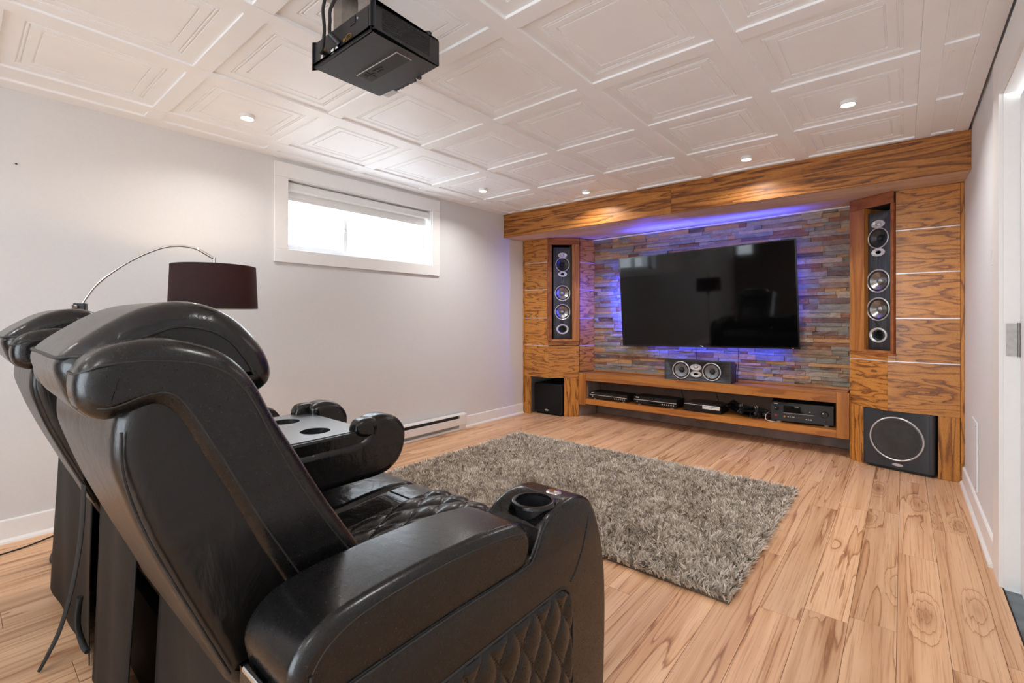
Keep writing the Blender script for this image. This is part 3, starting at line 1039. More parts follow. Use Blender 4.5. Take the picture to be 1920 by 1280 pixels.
ms = thing('media_shelf', 'long low floating wooden media shelf under the television, between the two oak cabinets', 'shelf', (-1.54, 4.6, 0.15))
SH = 4.470
a, b = -2.757, -0.334
part('top_board', MB().hexa([(a, SH + 0.0205, zt(a) - 0.045), (b, SH + 0.0205, zt(b) - 0.045), (b, 4.80, zt(b) - 0.045), (a + 0.076, 4.80, zt(a) - 0.045),
                             (a, SH + 0.0205, zt(a)), (b, SH + 0.0205, zt(b)), (b, 4.80, zt(b)), (a + 0.076, 4.80, zt(a))]), M['pine_h'], ms, bevel=0.0015)
a, b = -2.6715, -0.4025
part('top_fascia', MB().hexa([(a, SH, zt(a) - 0.082), (b, SH, zt(b) - 0.082), (b, SH + 0.02, zt(b) - 0.082), (a, SH + 0.02, zt(a) - 0.082),
                              (a, SH, zt(a) + 0.003), (b, SH, zt(b) + 0.003), (b, SH + 0.02, zt(b) + 0.003), (a, SH + 0.02, zt(a) + 0.003)]), M['pine_h'], ms, bevel=0.002)
part('bottom_fascia', MB().box(-2.6715, -0.4025, SH, SH + 0.02, 0.152, 0.211), M['pine_h'], ms, bevel=0.002)
part('bottom_board', MB().box(-2.6715, -0.4025, SH + 0.0205, 4.80, 0.178, 0.2105), M['pine_h'], ms, bevel=0.001)
part('end_post', MB().box(-2.762, -2.672, SH - 0.002, SH + 0.022, 0.137, zt(-2.72)), M['pine_v'], ms, bevel=0.002)
part('end_post', MB().box(-0.402, -0.3185, SH - 0.004, SH + 0.022, 0.152, zt(-0.36) + 0.003), M['pine_v'], ms, bevel=0.002)
part('end_panel', MB().box(-2.690, -2.672, SH + 0.0225, 4.80, 0.178, 0.44), M['base_paint'], ms)
part('end_panel', MB().box(-0.402, -0.384, SH + 0.0225, 4.80, 0.178, 0.455), M['dark_void'], ms)
part('back_panel', MB().box(-2.6715, -0.4025, 4.796, 4.806, 0.2115, 0.45), M['brown_paint'], ms)
part('wall_ledge', MB().hexa([(-2.69, 4.672, zt(-2.69) + 0.0005), (-0.34, 4.672, zt(-0.34) + 0.0005), (-0.34, 4.690, zt(-0.34) + 0.0005), (-2.69, 4.690, zt(-2.69) + 0.0005),
                              (-2.69, 4.672, zt(-2.69) + 0.020), (-0.34, 4.672, zt(-0.34) + 0.020), (-0.34, 4.690, zt(-0.34) + 0.020), (-2.69, 4.690, zt(-2.69) + 0.020)]), M['pine_h'], ms, bevel=0.003)
struct('trim_2', MB().box(-2.74, -0.335, 4.807, 4.814, 0.001, 0.20), M['base_paint'])

# ------------------------------------------------------------------ television, tipped forward on its bracket
BL, BR = Vector((-2.303, 4.620, 0.797)), Vector((-0.663, 4.572, 0.834))
U = (BR - BL).normalized()
TW = (BR - BL).length
V = Vector((-0.001, -0.051, 0.928))
TH = V.length
V = (V - U * V.dot(U)).normalized()
N = U.cross(V).normalized()          # towards the room (-y)
if N.y > 0:
    N = -N
TV = lambda u, v, d: tuple(BL + U * u + V * v - N * d)   # d: depth behind the face
tv = thing('television', 'large flat black television hung on the slate wall with blue glow behind it', 'television', (-1.49, 4.66, 0.80))
bz = 0.011
fr = MB()
for q in ((0, TW, 0, bz * 1.4), (0, TW, TH - bz, TH), (0, bz, bz * 1.4, TH - bz), (TW - bz, TW, bz * 1.4, TH - bz)):
    fr.hexa([TV(q[0], q[2], 0.0), TV(q[1], q[2], 0.0), TV(q[1], q[3], 0.0), TV(q[0], q[3], 0.0),
             TV(q[0], q[2], 0.022), TV(q[1], q[2], 0.022), TV(q[1], q[3], 0.022), TV(q[0], q[3], 0.022)])
part('bezel', fr, M['black_gloss'], tv)
part('screen', MB().hexa([TV(bz, bz * 1.4, 0.002), TV(TW - bz, bz * 1.4, 0.002), TV(TW - bz, TH - bz, 0.002), TV(bz, TH - bz, 0.002),
                          TV(bz, bz * 1.4, 0.02), TV(TW - bz, bz * 1.4, 0.02), TV(TW - bz, TH - bz, 0.02), TV(bz, TH - bz, 0.02)]), M['screen'], tv)
part('back_shell', MB().hexa([TV(0.01, 0.01, 0.0222), TV(TW - 0.01, 0.01, 0.0222), TV(TW - 0.01, TH - 0.01, 0.0222), TV(0.01, TH - 0.01, 0.0222),
                              TV(0.18, 0.10, 0.05), TV(TW - 0.18, 0.10, 0.05), TV(TW - 0.18, TH - 0.14, 0.05), TV(0.18, TH - 0.14, 0.05)]), M['black_plastic'], tv)
part('wall_bracket', MB().box(-1.75, -1.25, 4.655, 4.734, 1.08, 1.42), M['black_metal'], tv)
lg = MB()
lg.lathe([(0.0001, 0.0012), (0.006, 0.0012), (0.006, 0)], lambda p, q, h: TV(TW * 0.503 + p * 1.6, 0.012 + q * 0.55, -h), 14)
lg.lathe([(0.0001, 0.0012), (0.006, 0.0012), (0.006, 0)], lambda p, q, h: TV(TW * 0.511 + p * 1.3, 0.006 + q * 0.5, -h), 14)
part('logo', lg, M['label_white'], tv)
part('standby_lamp', MB().lathe([(0.0001, 0.001), (0.004, 0.001), (0.004, 0)], lambda p, q, h: TV(TW - 0.05 + p, 0.006 + q * 0.5, -h), 10), M['standby'], tv)
BLUE = (0.03, 0.06, 1.0)
for (u0, v0, u1, v1, nm) in ((0.20, TH - 0.03, TW - 0.03, TH - 0.03, 'top'), (TW - 0.035, 0.22, TW - 0.035, TH - 0.15, 'side'), (0.28, 0.03, TW - 0.12, 0.03, 'foot')):
    p0, p1 = Vector(TV(u0, v0, 0.034)), Vector(TV(u1, v1, 0.034))
    part('led_strip', MB().tube([p0, p1], 0.004, 6), M['led'], tv)
    mid = (p0 + p1) / 2 - N * 0.012
    aim = {'top': Vector((0, -0.5, 0.86)), 'side': Vector((0.25, 0.95, 0)), 'foot': Vector((0, 0.30, -0.95))}[nm]
    lt = light('led_glow', 'AREA', mid, {'top': 13.0, 'side': 0.5, 'foot': 3.6}[nm], BLUE, 0.02, (p1 - p0).length, aim, math.radians({'top': 122, 'side': 170, 'foot': 140}[nm]))
    # long side of the lamp along the strip
    zax = -aim.normalized()
    yax = (p1 - p0).normalized()
    xax = yax.cross(zax).normalized()
    yax = zax.cross(xax).normalized()
    lt.rotation_euler = Matrix((xax, yax, zax)).transposed().to_euler()
part('led_strip', MB().tube([TV(0.035, 0.25, 0.034), TV(0.035, TH - 0.2, 0.034)], 0.004, 6), M['led'], tv)
lt = light('led_glow', 'AREA', Vector(TV(0.035, TH * 0.5, 0.046)), 10.0, BLUE, 0.02, 0.6, (-0.98, 0.2, 0))
lt.rotation_euler = Matrix((Vector((0.2, 0.98, 0)), Vector((0, 0, 1)), Vector((0.98, -0.2, 0)))).transposed().to_euler()
# thin leads dropping from the television to the shelf
for px_, lab in ((-1.555, 'thin black lead dropping from the television behind the centre speaker, left one'), (-1.17, 'thin black lead dropping from the television just beside the centre speaker')):
    t = thing('lead', lab, 'cable', (px_, 4.68, 0.5))
    part('wire', MB().tube([(px_, 4.672, 0.84), (px_ + 0.004, 4.676, 0.70), (px_ - 0.002, 4.664, 0.58), (px_, 4.66, zt(px_) + 0.006)], 0.0028, 6), M['cable'], t, smooth=60)


# ------------------------------------------------------------------ loudspeakers
def driver(parent, name, fn, r, cone, cap, ring=M['silver'], phase=False, world=False):
    w = part(name, MB().lathe([(r * 0.90, -0.004), (r * 0.90, 0.004), (r * 0.96, 0.0065), (r, 0.004), (r, -0.001)], fn, 36), ring, parent, smooth=35, world=world)
    part('surround', MB().lathe([(r * 0.90, 0.001), (r * 0.86, 0.006), (r * 0.80, 0.006), (r * 0.75, 0.0)], fn, 36), M['rubber'], w, smooth=50, world=world)
    part('cone', MB().lathe([(r * 0.76, 0.0), (r * 0.55, -0.010), (r * 0.30, -0.022), (r * 0.22, -0.026), (0.0001, -0.026)], fn, 36), cone, w, smooth=60, world=world)
    part('dust_cap', MB().lathe([(r * 0.30, -0.0225), (r * 0.27, -0.012), (r * 0.19, -0.005), (r * 0.10, -0.002), (0.0001, -0.001)], fn, 28), cap, w, smooth=60, world=world)
    return w


def oval(parent, name, fn, rx, ry, port, world=False):
    o_ = part(name, MB().lathe([(1.0, -0.001), (1.0, 0.003), (0.94, 0.006), (0.62, 0.006), (0.42, 0.001), (0.40, -0.003)],
                               lambda p, q, h: fn(p, q, h), 36, rx, ry), M['silver'], parent, smooth=35, world=world)
    k = min(rx, ry)
    if port:
        part('port_tube', MB().lathe([(k * 0.62, 0.001), (k * 0.56, -0.02), (k * 0.5, -0.05), (0.0001, -0.05)], fn, 24), M['rubber'], o_, smooth=50, world=world)
    else:
        part('tweeter_dome', MB().lathe([(k * 0.62, -0.002), (k * 0.45, 0.004), (k * 0.25, 0.010), (0.0001, 0.012)], fn, 24), M['silver'], o_, smooth=60, world=world)
    return o_


def tower(label, loc, rz):
    t = thing('tower_speaker', label, 'speaker', loc, rz, 'tower speakers in the oak cabinets')
    w, h, d = 0.202, 1.015, 0.225
    part('cabinet', MB().box(-w / 2, w / 2, 0, d, 0, h), M['ash'], t, bevel=0.004, world=False)
    f = lambda cz: (lambda p, q, hh: (p, -hh - 0.0005, cz + q))
    bx_ = [c_ for c_ in t.children][0]
    carve(bx_, [MB().lathe([(r_ * 0.94, -0.06), (r_ * 0.94, 0.02)], f(z_), 36, caps=True) for r_, z_ in ((0.078, 0.823), (0.0865, 0.508), (0.0865, 0.300), (0.028, 0.718), (0.040, 0.108))])
    b = 0.0
    oval(t, 'tweeter_plate', f(0.927), 0.051, 0.030, False)
    driver(t, 'midrange', f(0.823), 0.078, M['cone_dark'], M['rubber'])
    oval(t, 'port_plate', f(0.718), 0.051, 0.030, True)
    driver(t, 'woofer', f(0.508), 0.0865, M['cone_metal'], M['cone_metal'])
    driver(t, 'woofer', f(0.300), 0.0865, M['cone_metal'], M['cone_metal'])
    pr = part('port_ring', MB().lathe([(1.0, 0.0), (0.98, 0.005), (0.84, 0.006), (0.62, -0.004), (0.60, -0.012)], f(0.108), 36, 0.068, 0.056), M['silver'], t, smooth=35, world=False)
    part('port_tube', MB().lathe([(0.70, 0.0015), (0.62, -0.004), (0.60, -0.05), (0.0001, -0.05)], f(0.108), 28, 0.068, 0.056), M['rubber'], pr, smooth=50, world=False)
    s = MB()
    for sx in (-0.088, 0.088):
        for sz in (0.985, 0.635, 0.40, 0.19, 0.012):
            s.lathe([(0.0001, 0.003), (0.004, 0.003), (0.0045, 0)], lambda p, q, hh, sx=sx, sz=sz: (sx + p, -hh - 0.0003, sz + q), 8)
    part('grille_socket', s, M['rubber'], t, world=False)
    return t


pL = AL(0.158, -0.006, 0.8612)
tower('black tower speaker standing in the cabinet bay by the left wall', pL, math.atan2(0.23, 0.252))
pR = AR(0.090, 0.026, 0.8612)
tower('black tower speaker standing in the cabinet bay by the right wall', pR, math.atan2(-0.18, 0.235))

cs_ = thing('center_speaker', 'wide black centre speaker with two round cones on the media shelf below the television', 'speaker', (-1.482, 4.57, zt(-1.48)), math.radians(-0.4))
part('cabinet', MB().hexa([(-0.305, -0.098, 0.0005), (0.305, -0.098, 0.0005), (0.302, 0.085, 0.0005), (-0.302, 0.085, 0.0005),
                           (-0.305, -0.098, 0.203), (0.305, -0.098, 0.203), (0.302, 0.085, 0.168), (-0.302, 0.085, 0.168)]), M['ash_h'], cs_, bevel=0.004, world=False)
fc = lambda cx, cz: (lambda p, q, hh: (cx + p, -0.0985 - hh, cz + q))
cs_.rotation_euler[1] = -0.008
cs_.location.z += 0.0006
carve(cs_.children[0], [MB().lathe([(r_ * 0.94, -0.06), (r_ * 0.94, 0.02)], fc(x_, z_), 36, caps=True) for x_, z_, r_ in ((-0.143, 0.100, 0.083), (0.138, 0.100, 0.083), (-0.003, 0.069, 0.022))])
driver(cs_, 'woofer', fc(-0.143, 0.100), 0.083, M['cone_grey'], M['rubber'], world=False)
driver(cs_, 'woofer', fc(0.138, 0.100), 0.083, M['cone_grey'], M['rubber'], world=False)
oval(cs_, 'tweeter_plate', fc(-0.003, 0.133), 0.052, 0.030, False)
oval(cs_, 'port_plate', fc(-0.003, 0.069), 0.052, 0.030, True)

# subwoofers in the feet of the cabinets
sl = thing('subwoofer', 'small black cloth-fronted subwoofer in the foot of the cabinet by the left wall', 'subwoofer', (-3.09, 4.51, 0.001))
part('cabinet', MB().box(-0.180, 0.180, -0.165, 0.18, 0.014, 0.350), M['black_plastic'], sl, bevel=0.006, world=False)
part('grille', MB().rext([(-0.176, 0.020), (0.176, 0.020), (0.176, 0.346), (-0.176, 0.346)], -0.181, -0.1655, 0.006, 3, lambda x, p, q: (p, x, q)), M['grille_cloth'], sl, smooth=40, world=False)
part('badge', MB().lathe([(0.0001, 0.003), (0.9, 0.0025), (1.0, 0)], lambda p, q, h: (-0.006 + p, -0.1812 - h, 0.052 + q), 20, 0.026, 0.010), M['silver'], sl, world=False)
for sx in (-0.15, 0.15):
    for sy in (-0.14, 0.15):
        part('foot', MB().lathe([(0.014, 0.0), (0.016, 0.0135)], lambda p, q, h, sx=sx, sy=sy: (sx + p, sy + q, h), 12), M['rubber'], sl, world=False)
sr = thing('subwoofer', 'large dark subwoofer with silver-ringed cone in the cabinet by the right wall', 'subwoofer',
           (-0.026 + 0.045, 4.335 + 0.18, 0.001), math.radians(-13.5))
hw = 0.196
body = cr([(-hw, -0.178), (-hw + 0.006, -0.187), (0.0, -0.188), (hw - 0.06, -0.188), (hw - 0.02, -0.180), (hw, -0.155), (hw, 0.10), (hw - 0.01, 0.165), (0, 0.168), (-hw + 0.01, 0.165), (-hw, 0.05)], 4)
part('cabinet', MB().rext(body, 0.020, 0.428, 0.004, 2, lambda z, p, q: (p, q, z)), M['sub_shell'], sr, smooth=35, world=False)
fs_ = lambda p, q, h: (-0.012 + p, -0.1882 - h, 0.230 + q)
rg = part('cone_ring', MB().lathe([(0.146, -0.004), (0.147, 0.004), (0.151, 0.007), (0.156, 0.004), (0.157, -0.001)], fs_, 56), M['silver'], sr, smooth=35, world=False)
part('cone', MB().lathe([(0.147, 0.001), (0.138, 0.004), (0.130, 0.001), (0.10, 0.000), (0.05, 0.003), (0.0001, 0.005)], fs_, 56), M['cone_dark'], rg, smooth=60, world=False)
part('badge', MB().lathe([(0.0001, 0.003), (0.9, 0.0025), (1.0, 0)], lambda p, q, h: (-0.004 + p, -0.1882 - h, 0.046 + q), 20, 0.032, 0.0105), M['silver'], sr, world=False)
part('plinth', MB().box(-hw + 0.02, hw - 0.02, -0.165, 0.15, 0.0, 0.0195), M['rubber'], sr, world=False)

# ------------------------------------------------------------------ boxes on the lower shelf
ZS = 0.2112


def disc_player(label, x0, x1, yf, h, rz):
    w = x1 - x0
    t = thing('disc_player', label, 'player', ((x0 + x1) / 2, yf + 0.11, ZS), rz, 'flat disc players on the media shelf')
    part('case', MB().box(-w / 2, w / 2, -0.098, 0.105, 0.010, h), M['black_metal'], t, bevel=0.002, world=False)
    part('front_panel', MB().box(-w / 2, w / 2, -0.110, -0.0985, 0.010, h + 0.001), M['black_gloss'], t, bevel=0.002, world=False)
    part('silver_line', MB().box(-w / 2, w / 2, -0.1125, -0.1105, h * 0.58, h * 0.58 + 0.0045), M['alu'], t, world=False)
    part('disc_tray', MB().box(-0.055, 0.055, -0.1115, -0.1105, h * 0.70, h * 0.84), M['black_plastic'], t, world=False)
    part('display', MB().box(-0.06, 0.05, -0.1112, -0.1105, h * 0.25, h * 0.46), M['screen'], t, world=False)
    part('badge', MB().box(-w / 2 + 0.02, -w / 2 + 0.055, -0.1115, -0.1105, h * 0.84, h * 0.93), M['label_white'], t, world=False)
    bt = MB()
    for k in range(6):
        bt.box(0.075 + k * 0.022, 0.085 + k * 0.022, -0.1125, -0.1105, h * 0.30, h * 0.42)
    part('button', bt, M['silver'], t, world=False)
    part('power_button', MB().lathe([(0.0001, 0.003), (0.006, 0.003), (0.006, 0)], lambda p, q, hh: (-w / 2 + 0.035 + p, -0.1105 - hh, h * 0.38 + q), 12), M['silver'], t, world=False)
    for sx in (-w / 2 + 0.05, w / 2 - 0.05):
        for sy in (-0.085, 0.085):
            part('foot', MB().lathe([(0.015, 0.0), (0.016, 0.0095)], lambda p, q, hh, sx=sx, sy=sy: (sx + p, sy + q, hh), 14), M['silver'], t, world=False)


disc_player('flat black disc player at the left end of the media shelf', -2.640, -2.201, 4.505, 0.075, 0)
disc_player('flat black disc player between the other player and the game console', -2.122, -1.684, 4.505, 0.084, 0)

gc = thing('game_console', 'glossy black game console with a bright silver slot panel, beside the disc players', 'game console', (-1.447, 4.62, ZS))
poly = [(-0.150, 0.0), (0.150, 0.0), (0.168, 0.030), (0.170, 0.058), (0.158, 0.070), (0.09, 0.082), (-0.09, 0.082), (-0.158, 0.073), (-0.170, 0.060), (-0.168, 0.032)]
part('shell', MB().rext(cr(poly, 3), -0.110, 0.12, 0.006, 3, lambda y, p, q: (p, y, q + 0.003)), M['black_gloss'], gc, smooth=40, world=False)
part('silver_line', MB().box(-0.160, 0.005, -0.1125, -0.1105, 0.066, 0.0695), M['alu'], gc, world=False)
sp = part('slot_panel', MB().box(0.008, 0.163, -0.1145, -0.1105, 0.036, 0.070), M['label_white'], gc, bevel=0.001, world=False)
part('disc_slot', MB().box(0.018, 0.155, -0.1152, -0.1147, 0.058, 0.0615), M['dark_void'], sp, world=False)
part('button', MB().box(0.083, 0.089, -0.1152, -0.1147, 0.044, 0.050), M['dark_void'], sp, world=False)

av = thing('receiver', 'tall black audio receiver with a large volume knob on the media shelf', 'receiver', (-0.660, 4.645, ZS), math.radians(6.5))
part('case', MB().box(-0.217, 0.217, -0.098, 0.120, 0.012, 0.170), M['black_metal'], av, bevel=0.002, world=False)
part('front_panel', MB().box(-0.222, 0.222, -0.112, -0.0985, 0.012, 0.168), M['black_plastic'], av, bevel=0.003, world=False)
part('top_band', MB().box(-0.222, 0.222, -0.1145, -0.1125, 0.150, 0.168), M['black_gloss'], av, bevel=0.001, world=False)
dsp = part('display', MB().box(-0.130, 0.085, -0.1132, -0.1125, 0.088, 0.145), M['screen'], av, world=False)
part('silver_line', MB().box(-0.130, 0.085, -0.1155, -0.1125, 0.081, 0.0845), M['steel'], av, world=False)


def knob(cx, cz, r):
    kf = lambda p, q, h: (cx + p, -0.1125 - h, cz + q)
    kn = part('knob', MB().lathe([(r, 0.0), (r, 0.014), (r * 0.88, 0.018), (0.0001, 0.018)], kf, 28), M['black_gloss'], av, smooth=35, world=False)
    part('pointer', MB().box(cx - r * 0.55, cx - r * 0.25, -0.1316, -0.1308, cz + r * 0.25, cz + r * 0.6), M['label_white'], kn, world=False)
    part('knob_ring', MB().lathe([(r * 1.05, 0.0), (r * 1.05, 0.004), (r * 1.22, 0.004), (r * 1.22, 0)], kf, 28), M['black_plastic'], kn, smooth=35, world=False)


knob(0.160, 0.098, 0.027)
knob(-0.178, 0.118, 0.016)
knob(0.166, 0.044, 0.010)
part('power_button', MB().lathe([(0.0001, 0.004), (0.011, 0.004), (0.011, 0)], lambda p, q, h: (-0.185 + p, -0.1125 - h, 0.058 + q), 16), M['red_cable'], av, world=False)
part('headphone_socket', MB().lathe([(0.003, 0.001), (0.003, 0.003), (0.007, 0.003), (0.007, 0)], lambda p, q, h: (-0.122 + p, -0.1125 - h, 0.053 + q), 14), M['socket_gold'], av, world=False)
for k in range(4):
    part('button', MB().box(-0.098 + k * 0.014, -0.091 + k * 0.014, -0.1145, -0.1125, 0.050, 0.057), M['silver'], av, world=False)
for k in range(3):
    part('button', MB().box(0.030 + k * 0.016, 0.041 + k * 0.016, -0.1145, -0.1125, 0.040, 0.048), M['silver'], av, world=False)
part('button', MB().box(0.055, 0.063, -0.1145, -0.1132, 0.104, 0.110), M['silver'], av, world=False)
part('badge', MB().box(-0.200, -0.172, -0.1152, -0.1147, 0.155, 0.161).box(-0.05, -0.018, -0.1137, -0.1133, 0.139, 0.143), M['label_white'], av, world=False)
for sx in (-0.165, 0.175):
    for sy in (-0.08, 0.09):
        part('foot', MB().lathe([(0.020, 0.0), (0.022, 0.0115)], lambda p, q, h, sx=sx, sy=sy: (sx + p, sy + q, h), 16), M['silver'], av, world=False)


# game controllers and the tangle of leads
def gamepad(label, loc, rx, ry, rz):
    t = thing('gamepad', label, 'gamepad', loc, 0, 'black game controllers')
    t.rotation_euler = (rx, ry, rz)
    out = cr([(-0.078, 0.010), (-0.070, 0.040), (-0.045, 0.048), (-0.02, 0.040), (0.02, 0.040), (0.045, 0.048), (0.070, 0.040), (0.078, 0.010), (0.082, -0.040),
              (0.070, -0.055), (0.056, -0.040), (0.040, -0.010), (0.0, -0.014), (-0.040, -0.010), (-0.056, -0.040), (-0.070, -0.055), (-0.082, -0.040)], 3)
    part('shell', MB().rext(out, 0.0, 0.036, 0.014, 4, lambda z, p, q: (p, q, z)), M['black_plastic'], t, smooth=50, world=False)
    for sx in (-0.024, 0.024):
        part('thumb_stick', MB().lathe([(0.006, 0.03), (0.006, 0.046), (0.010, 0.047), (0.010, 0.051), (0.0001, 0.050)], lambda p, q, h, sx=sx: (sx + p, 0.004 + q, h), 14), M['rubber'], t, smooth=35, world=False)
    bt_ = MB()
    for k in range(4):
        an = k * pi / 2
        bt_.lathe([(0.0001, 0.041), (0.005, 0.040), (0.005, 0.034)], lambda p, q, h, an=an: (0.052 + 0.012 * math.cos(an) + p, 0.026 + 0.012 * math.sin(an) + q, h), 10)
    part('button', bt_, M['silver'], t, world=False)
    part('direction_pad', MB().box(-0.066, -0.040, 0.022, 0.030, 0.034, 0.040).box(-0.057, -0.049, 0.013, 0.039, 0.034, 0.040), M['rubber'], t, world=False)


gamepad('black game controller leaning beside the game console', (-1.178, 4.655, ZS + 0.058), math.radians(40), math.radians(12), math.radians(-35))
gamepad('black game controller propped in the middle of the leads', (-1.035, 4.560, ZS + 0.050), math.radians(34), math.radians(-6), math.radians(-22))
ct = thing('cable_tangle', 'heap of tangled black leads beside the receiver', 'cable', (-0.99, 4.60, ZS))


def squiggle(p0, p1, n, amp, hgt, seed, lift=0.004):
    r_ = random.Random(seed)
    pts = [(p0[0] + (p1[0] - p0[0]) * i / n + r_.uniform(-amp, amp), p0[1] + (p1[1] - p0[1]) * i / n + r_.uniform(-amp, amp) * 0.8,
            ZS + lift + r_.random() * hgt) for i in range(n + 1)]
    return cr(pts, 5, False)


for i_ in range(7):
    part('lead', MB().tube(squiggle((-1.06 + 0.02 * i_, 4.55 + 0.02 * (i_ % 3)), (-0.93 + 0.01 * i_, 4.60 + 0.015 * (i_ % 2)), 8, 0.05, 0.055, 40 + i_), 0.0036, 6), M['cable'], ct, smooth=60)
part('lead', MB().tube(cr([(-1.035, 4.545, ZS + 0.035), (-1.02, 4.545, ZS + 0.085), (-0.985, 4.55, ZS + 0.10), (-0.945, 4.56, ZS + 0.085), (-0.93, 4.58, ZS + 0.045)], 5, False), 0.0034, 6), M['cable'], ct, smooth=60)
ring = [(-1.00 + 0.034 * math.cos(a_), 4.527 + 0.006 * math.sin(a_), ZS + 0.040 + 0.034 * math.sin(a_)) for a_ in np.linspace(0, 2 * pi, 24, endpoint=False)]
part('coiled_lead', MB().tube(ring, 0.0042, 8, True), M['cable'], ct, smooth=60)
part('plug', MB().box(-0.965, -0.915, 4.585, 4.615, ZS + 0.055, ZS + 0.080), M['black_plastic'], ct, bevel=0.005)
part('red_lead', MB().tube(cr([(-1.0, 4.52, ZS + 0.004), (-0.95, 4.515, ZS + 0.004), (-0.91, 4.53, ZS + 0.010), (-0.885, 4.58, ZS + 0.03)], 5, False), 0.0026, 6), M['red_cable'], ct, smooth=60, label='thin red lead')
part('white_lead', MB().tube(cr([(-0.90, 4.60, ZS + 0.06), (-0.912, 4.53, ZS + 0.045), (-0.905, 4.505, ZS + 0.012), (-0.865, 4.492, ZS + 0.004), (-0.82, 4.492, ZS + 0.004)], 5, False), 0.0034, 6), M['white_cable'], ct, smooth=60, label='pale lead')
for px_, lab in ((-1.735, 'black plug and lead hanging under the shelf top behind the second disc player'), (-1.395, 'black plug hanging under the shelf top behind the game console')):
    t = thing('plug', lab, 'plug', (px_, 4.77, 0.40))
    part('plug_body', MB().rext(cr([(-0.02, -0.012), (0.02, -0.012), (0.022, 0.012), (-0.022, 0.012)], 3), 4.755, 4.792, 0.006, 3, lambda y, p, q: (px_ + p, y, 0.395 + q)), M['black_plastic'], t, smooth=40)
    part('lead', MB().tube(cr([(px_, 4.765, 0.385), (px_ + 0.012, 4.768, 0.33), (px_ + 0.03, 4.77, 0.27), (px_ + 0.02, 4.765, 0.218)], 5, False), 0.003, 6), M['cable'], t, smooth=60)
# ------------------------------------------------------------------ reclining theatre sofa, three seats, middle back folded into a tray
sf = thing('theater_sofa', 'black leather three seat reclining theatre sofa with quilted sides and a fold-down cup holder tray', 'sofa', (-1.65, 0.65, 0.0))
LE, LS, LB = M['leather'], M['leather_soft'], M['leather_back']


def seam(name, pts, r=0.0020, parent=sf, mat=None, closed=False, smooth_pts=True):
    p = cr(pts, 6, closed) if smooth_pts else pts
    return part(name, MB().tube(p, r, 6, closed), mat or M['thread'], parent, smooth=60)


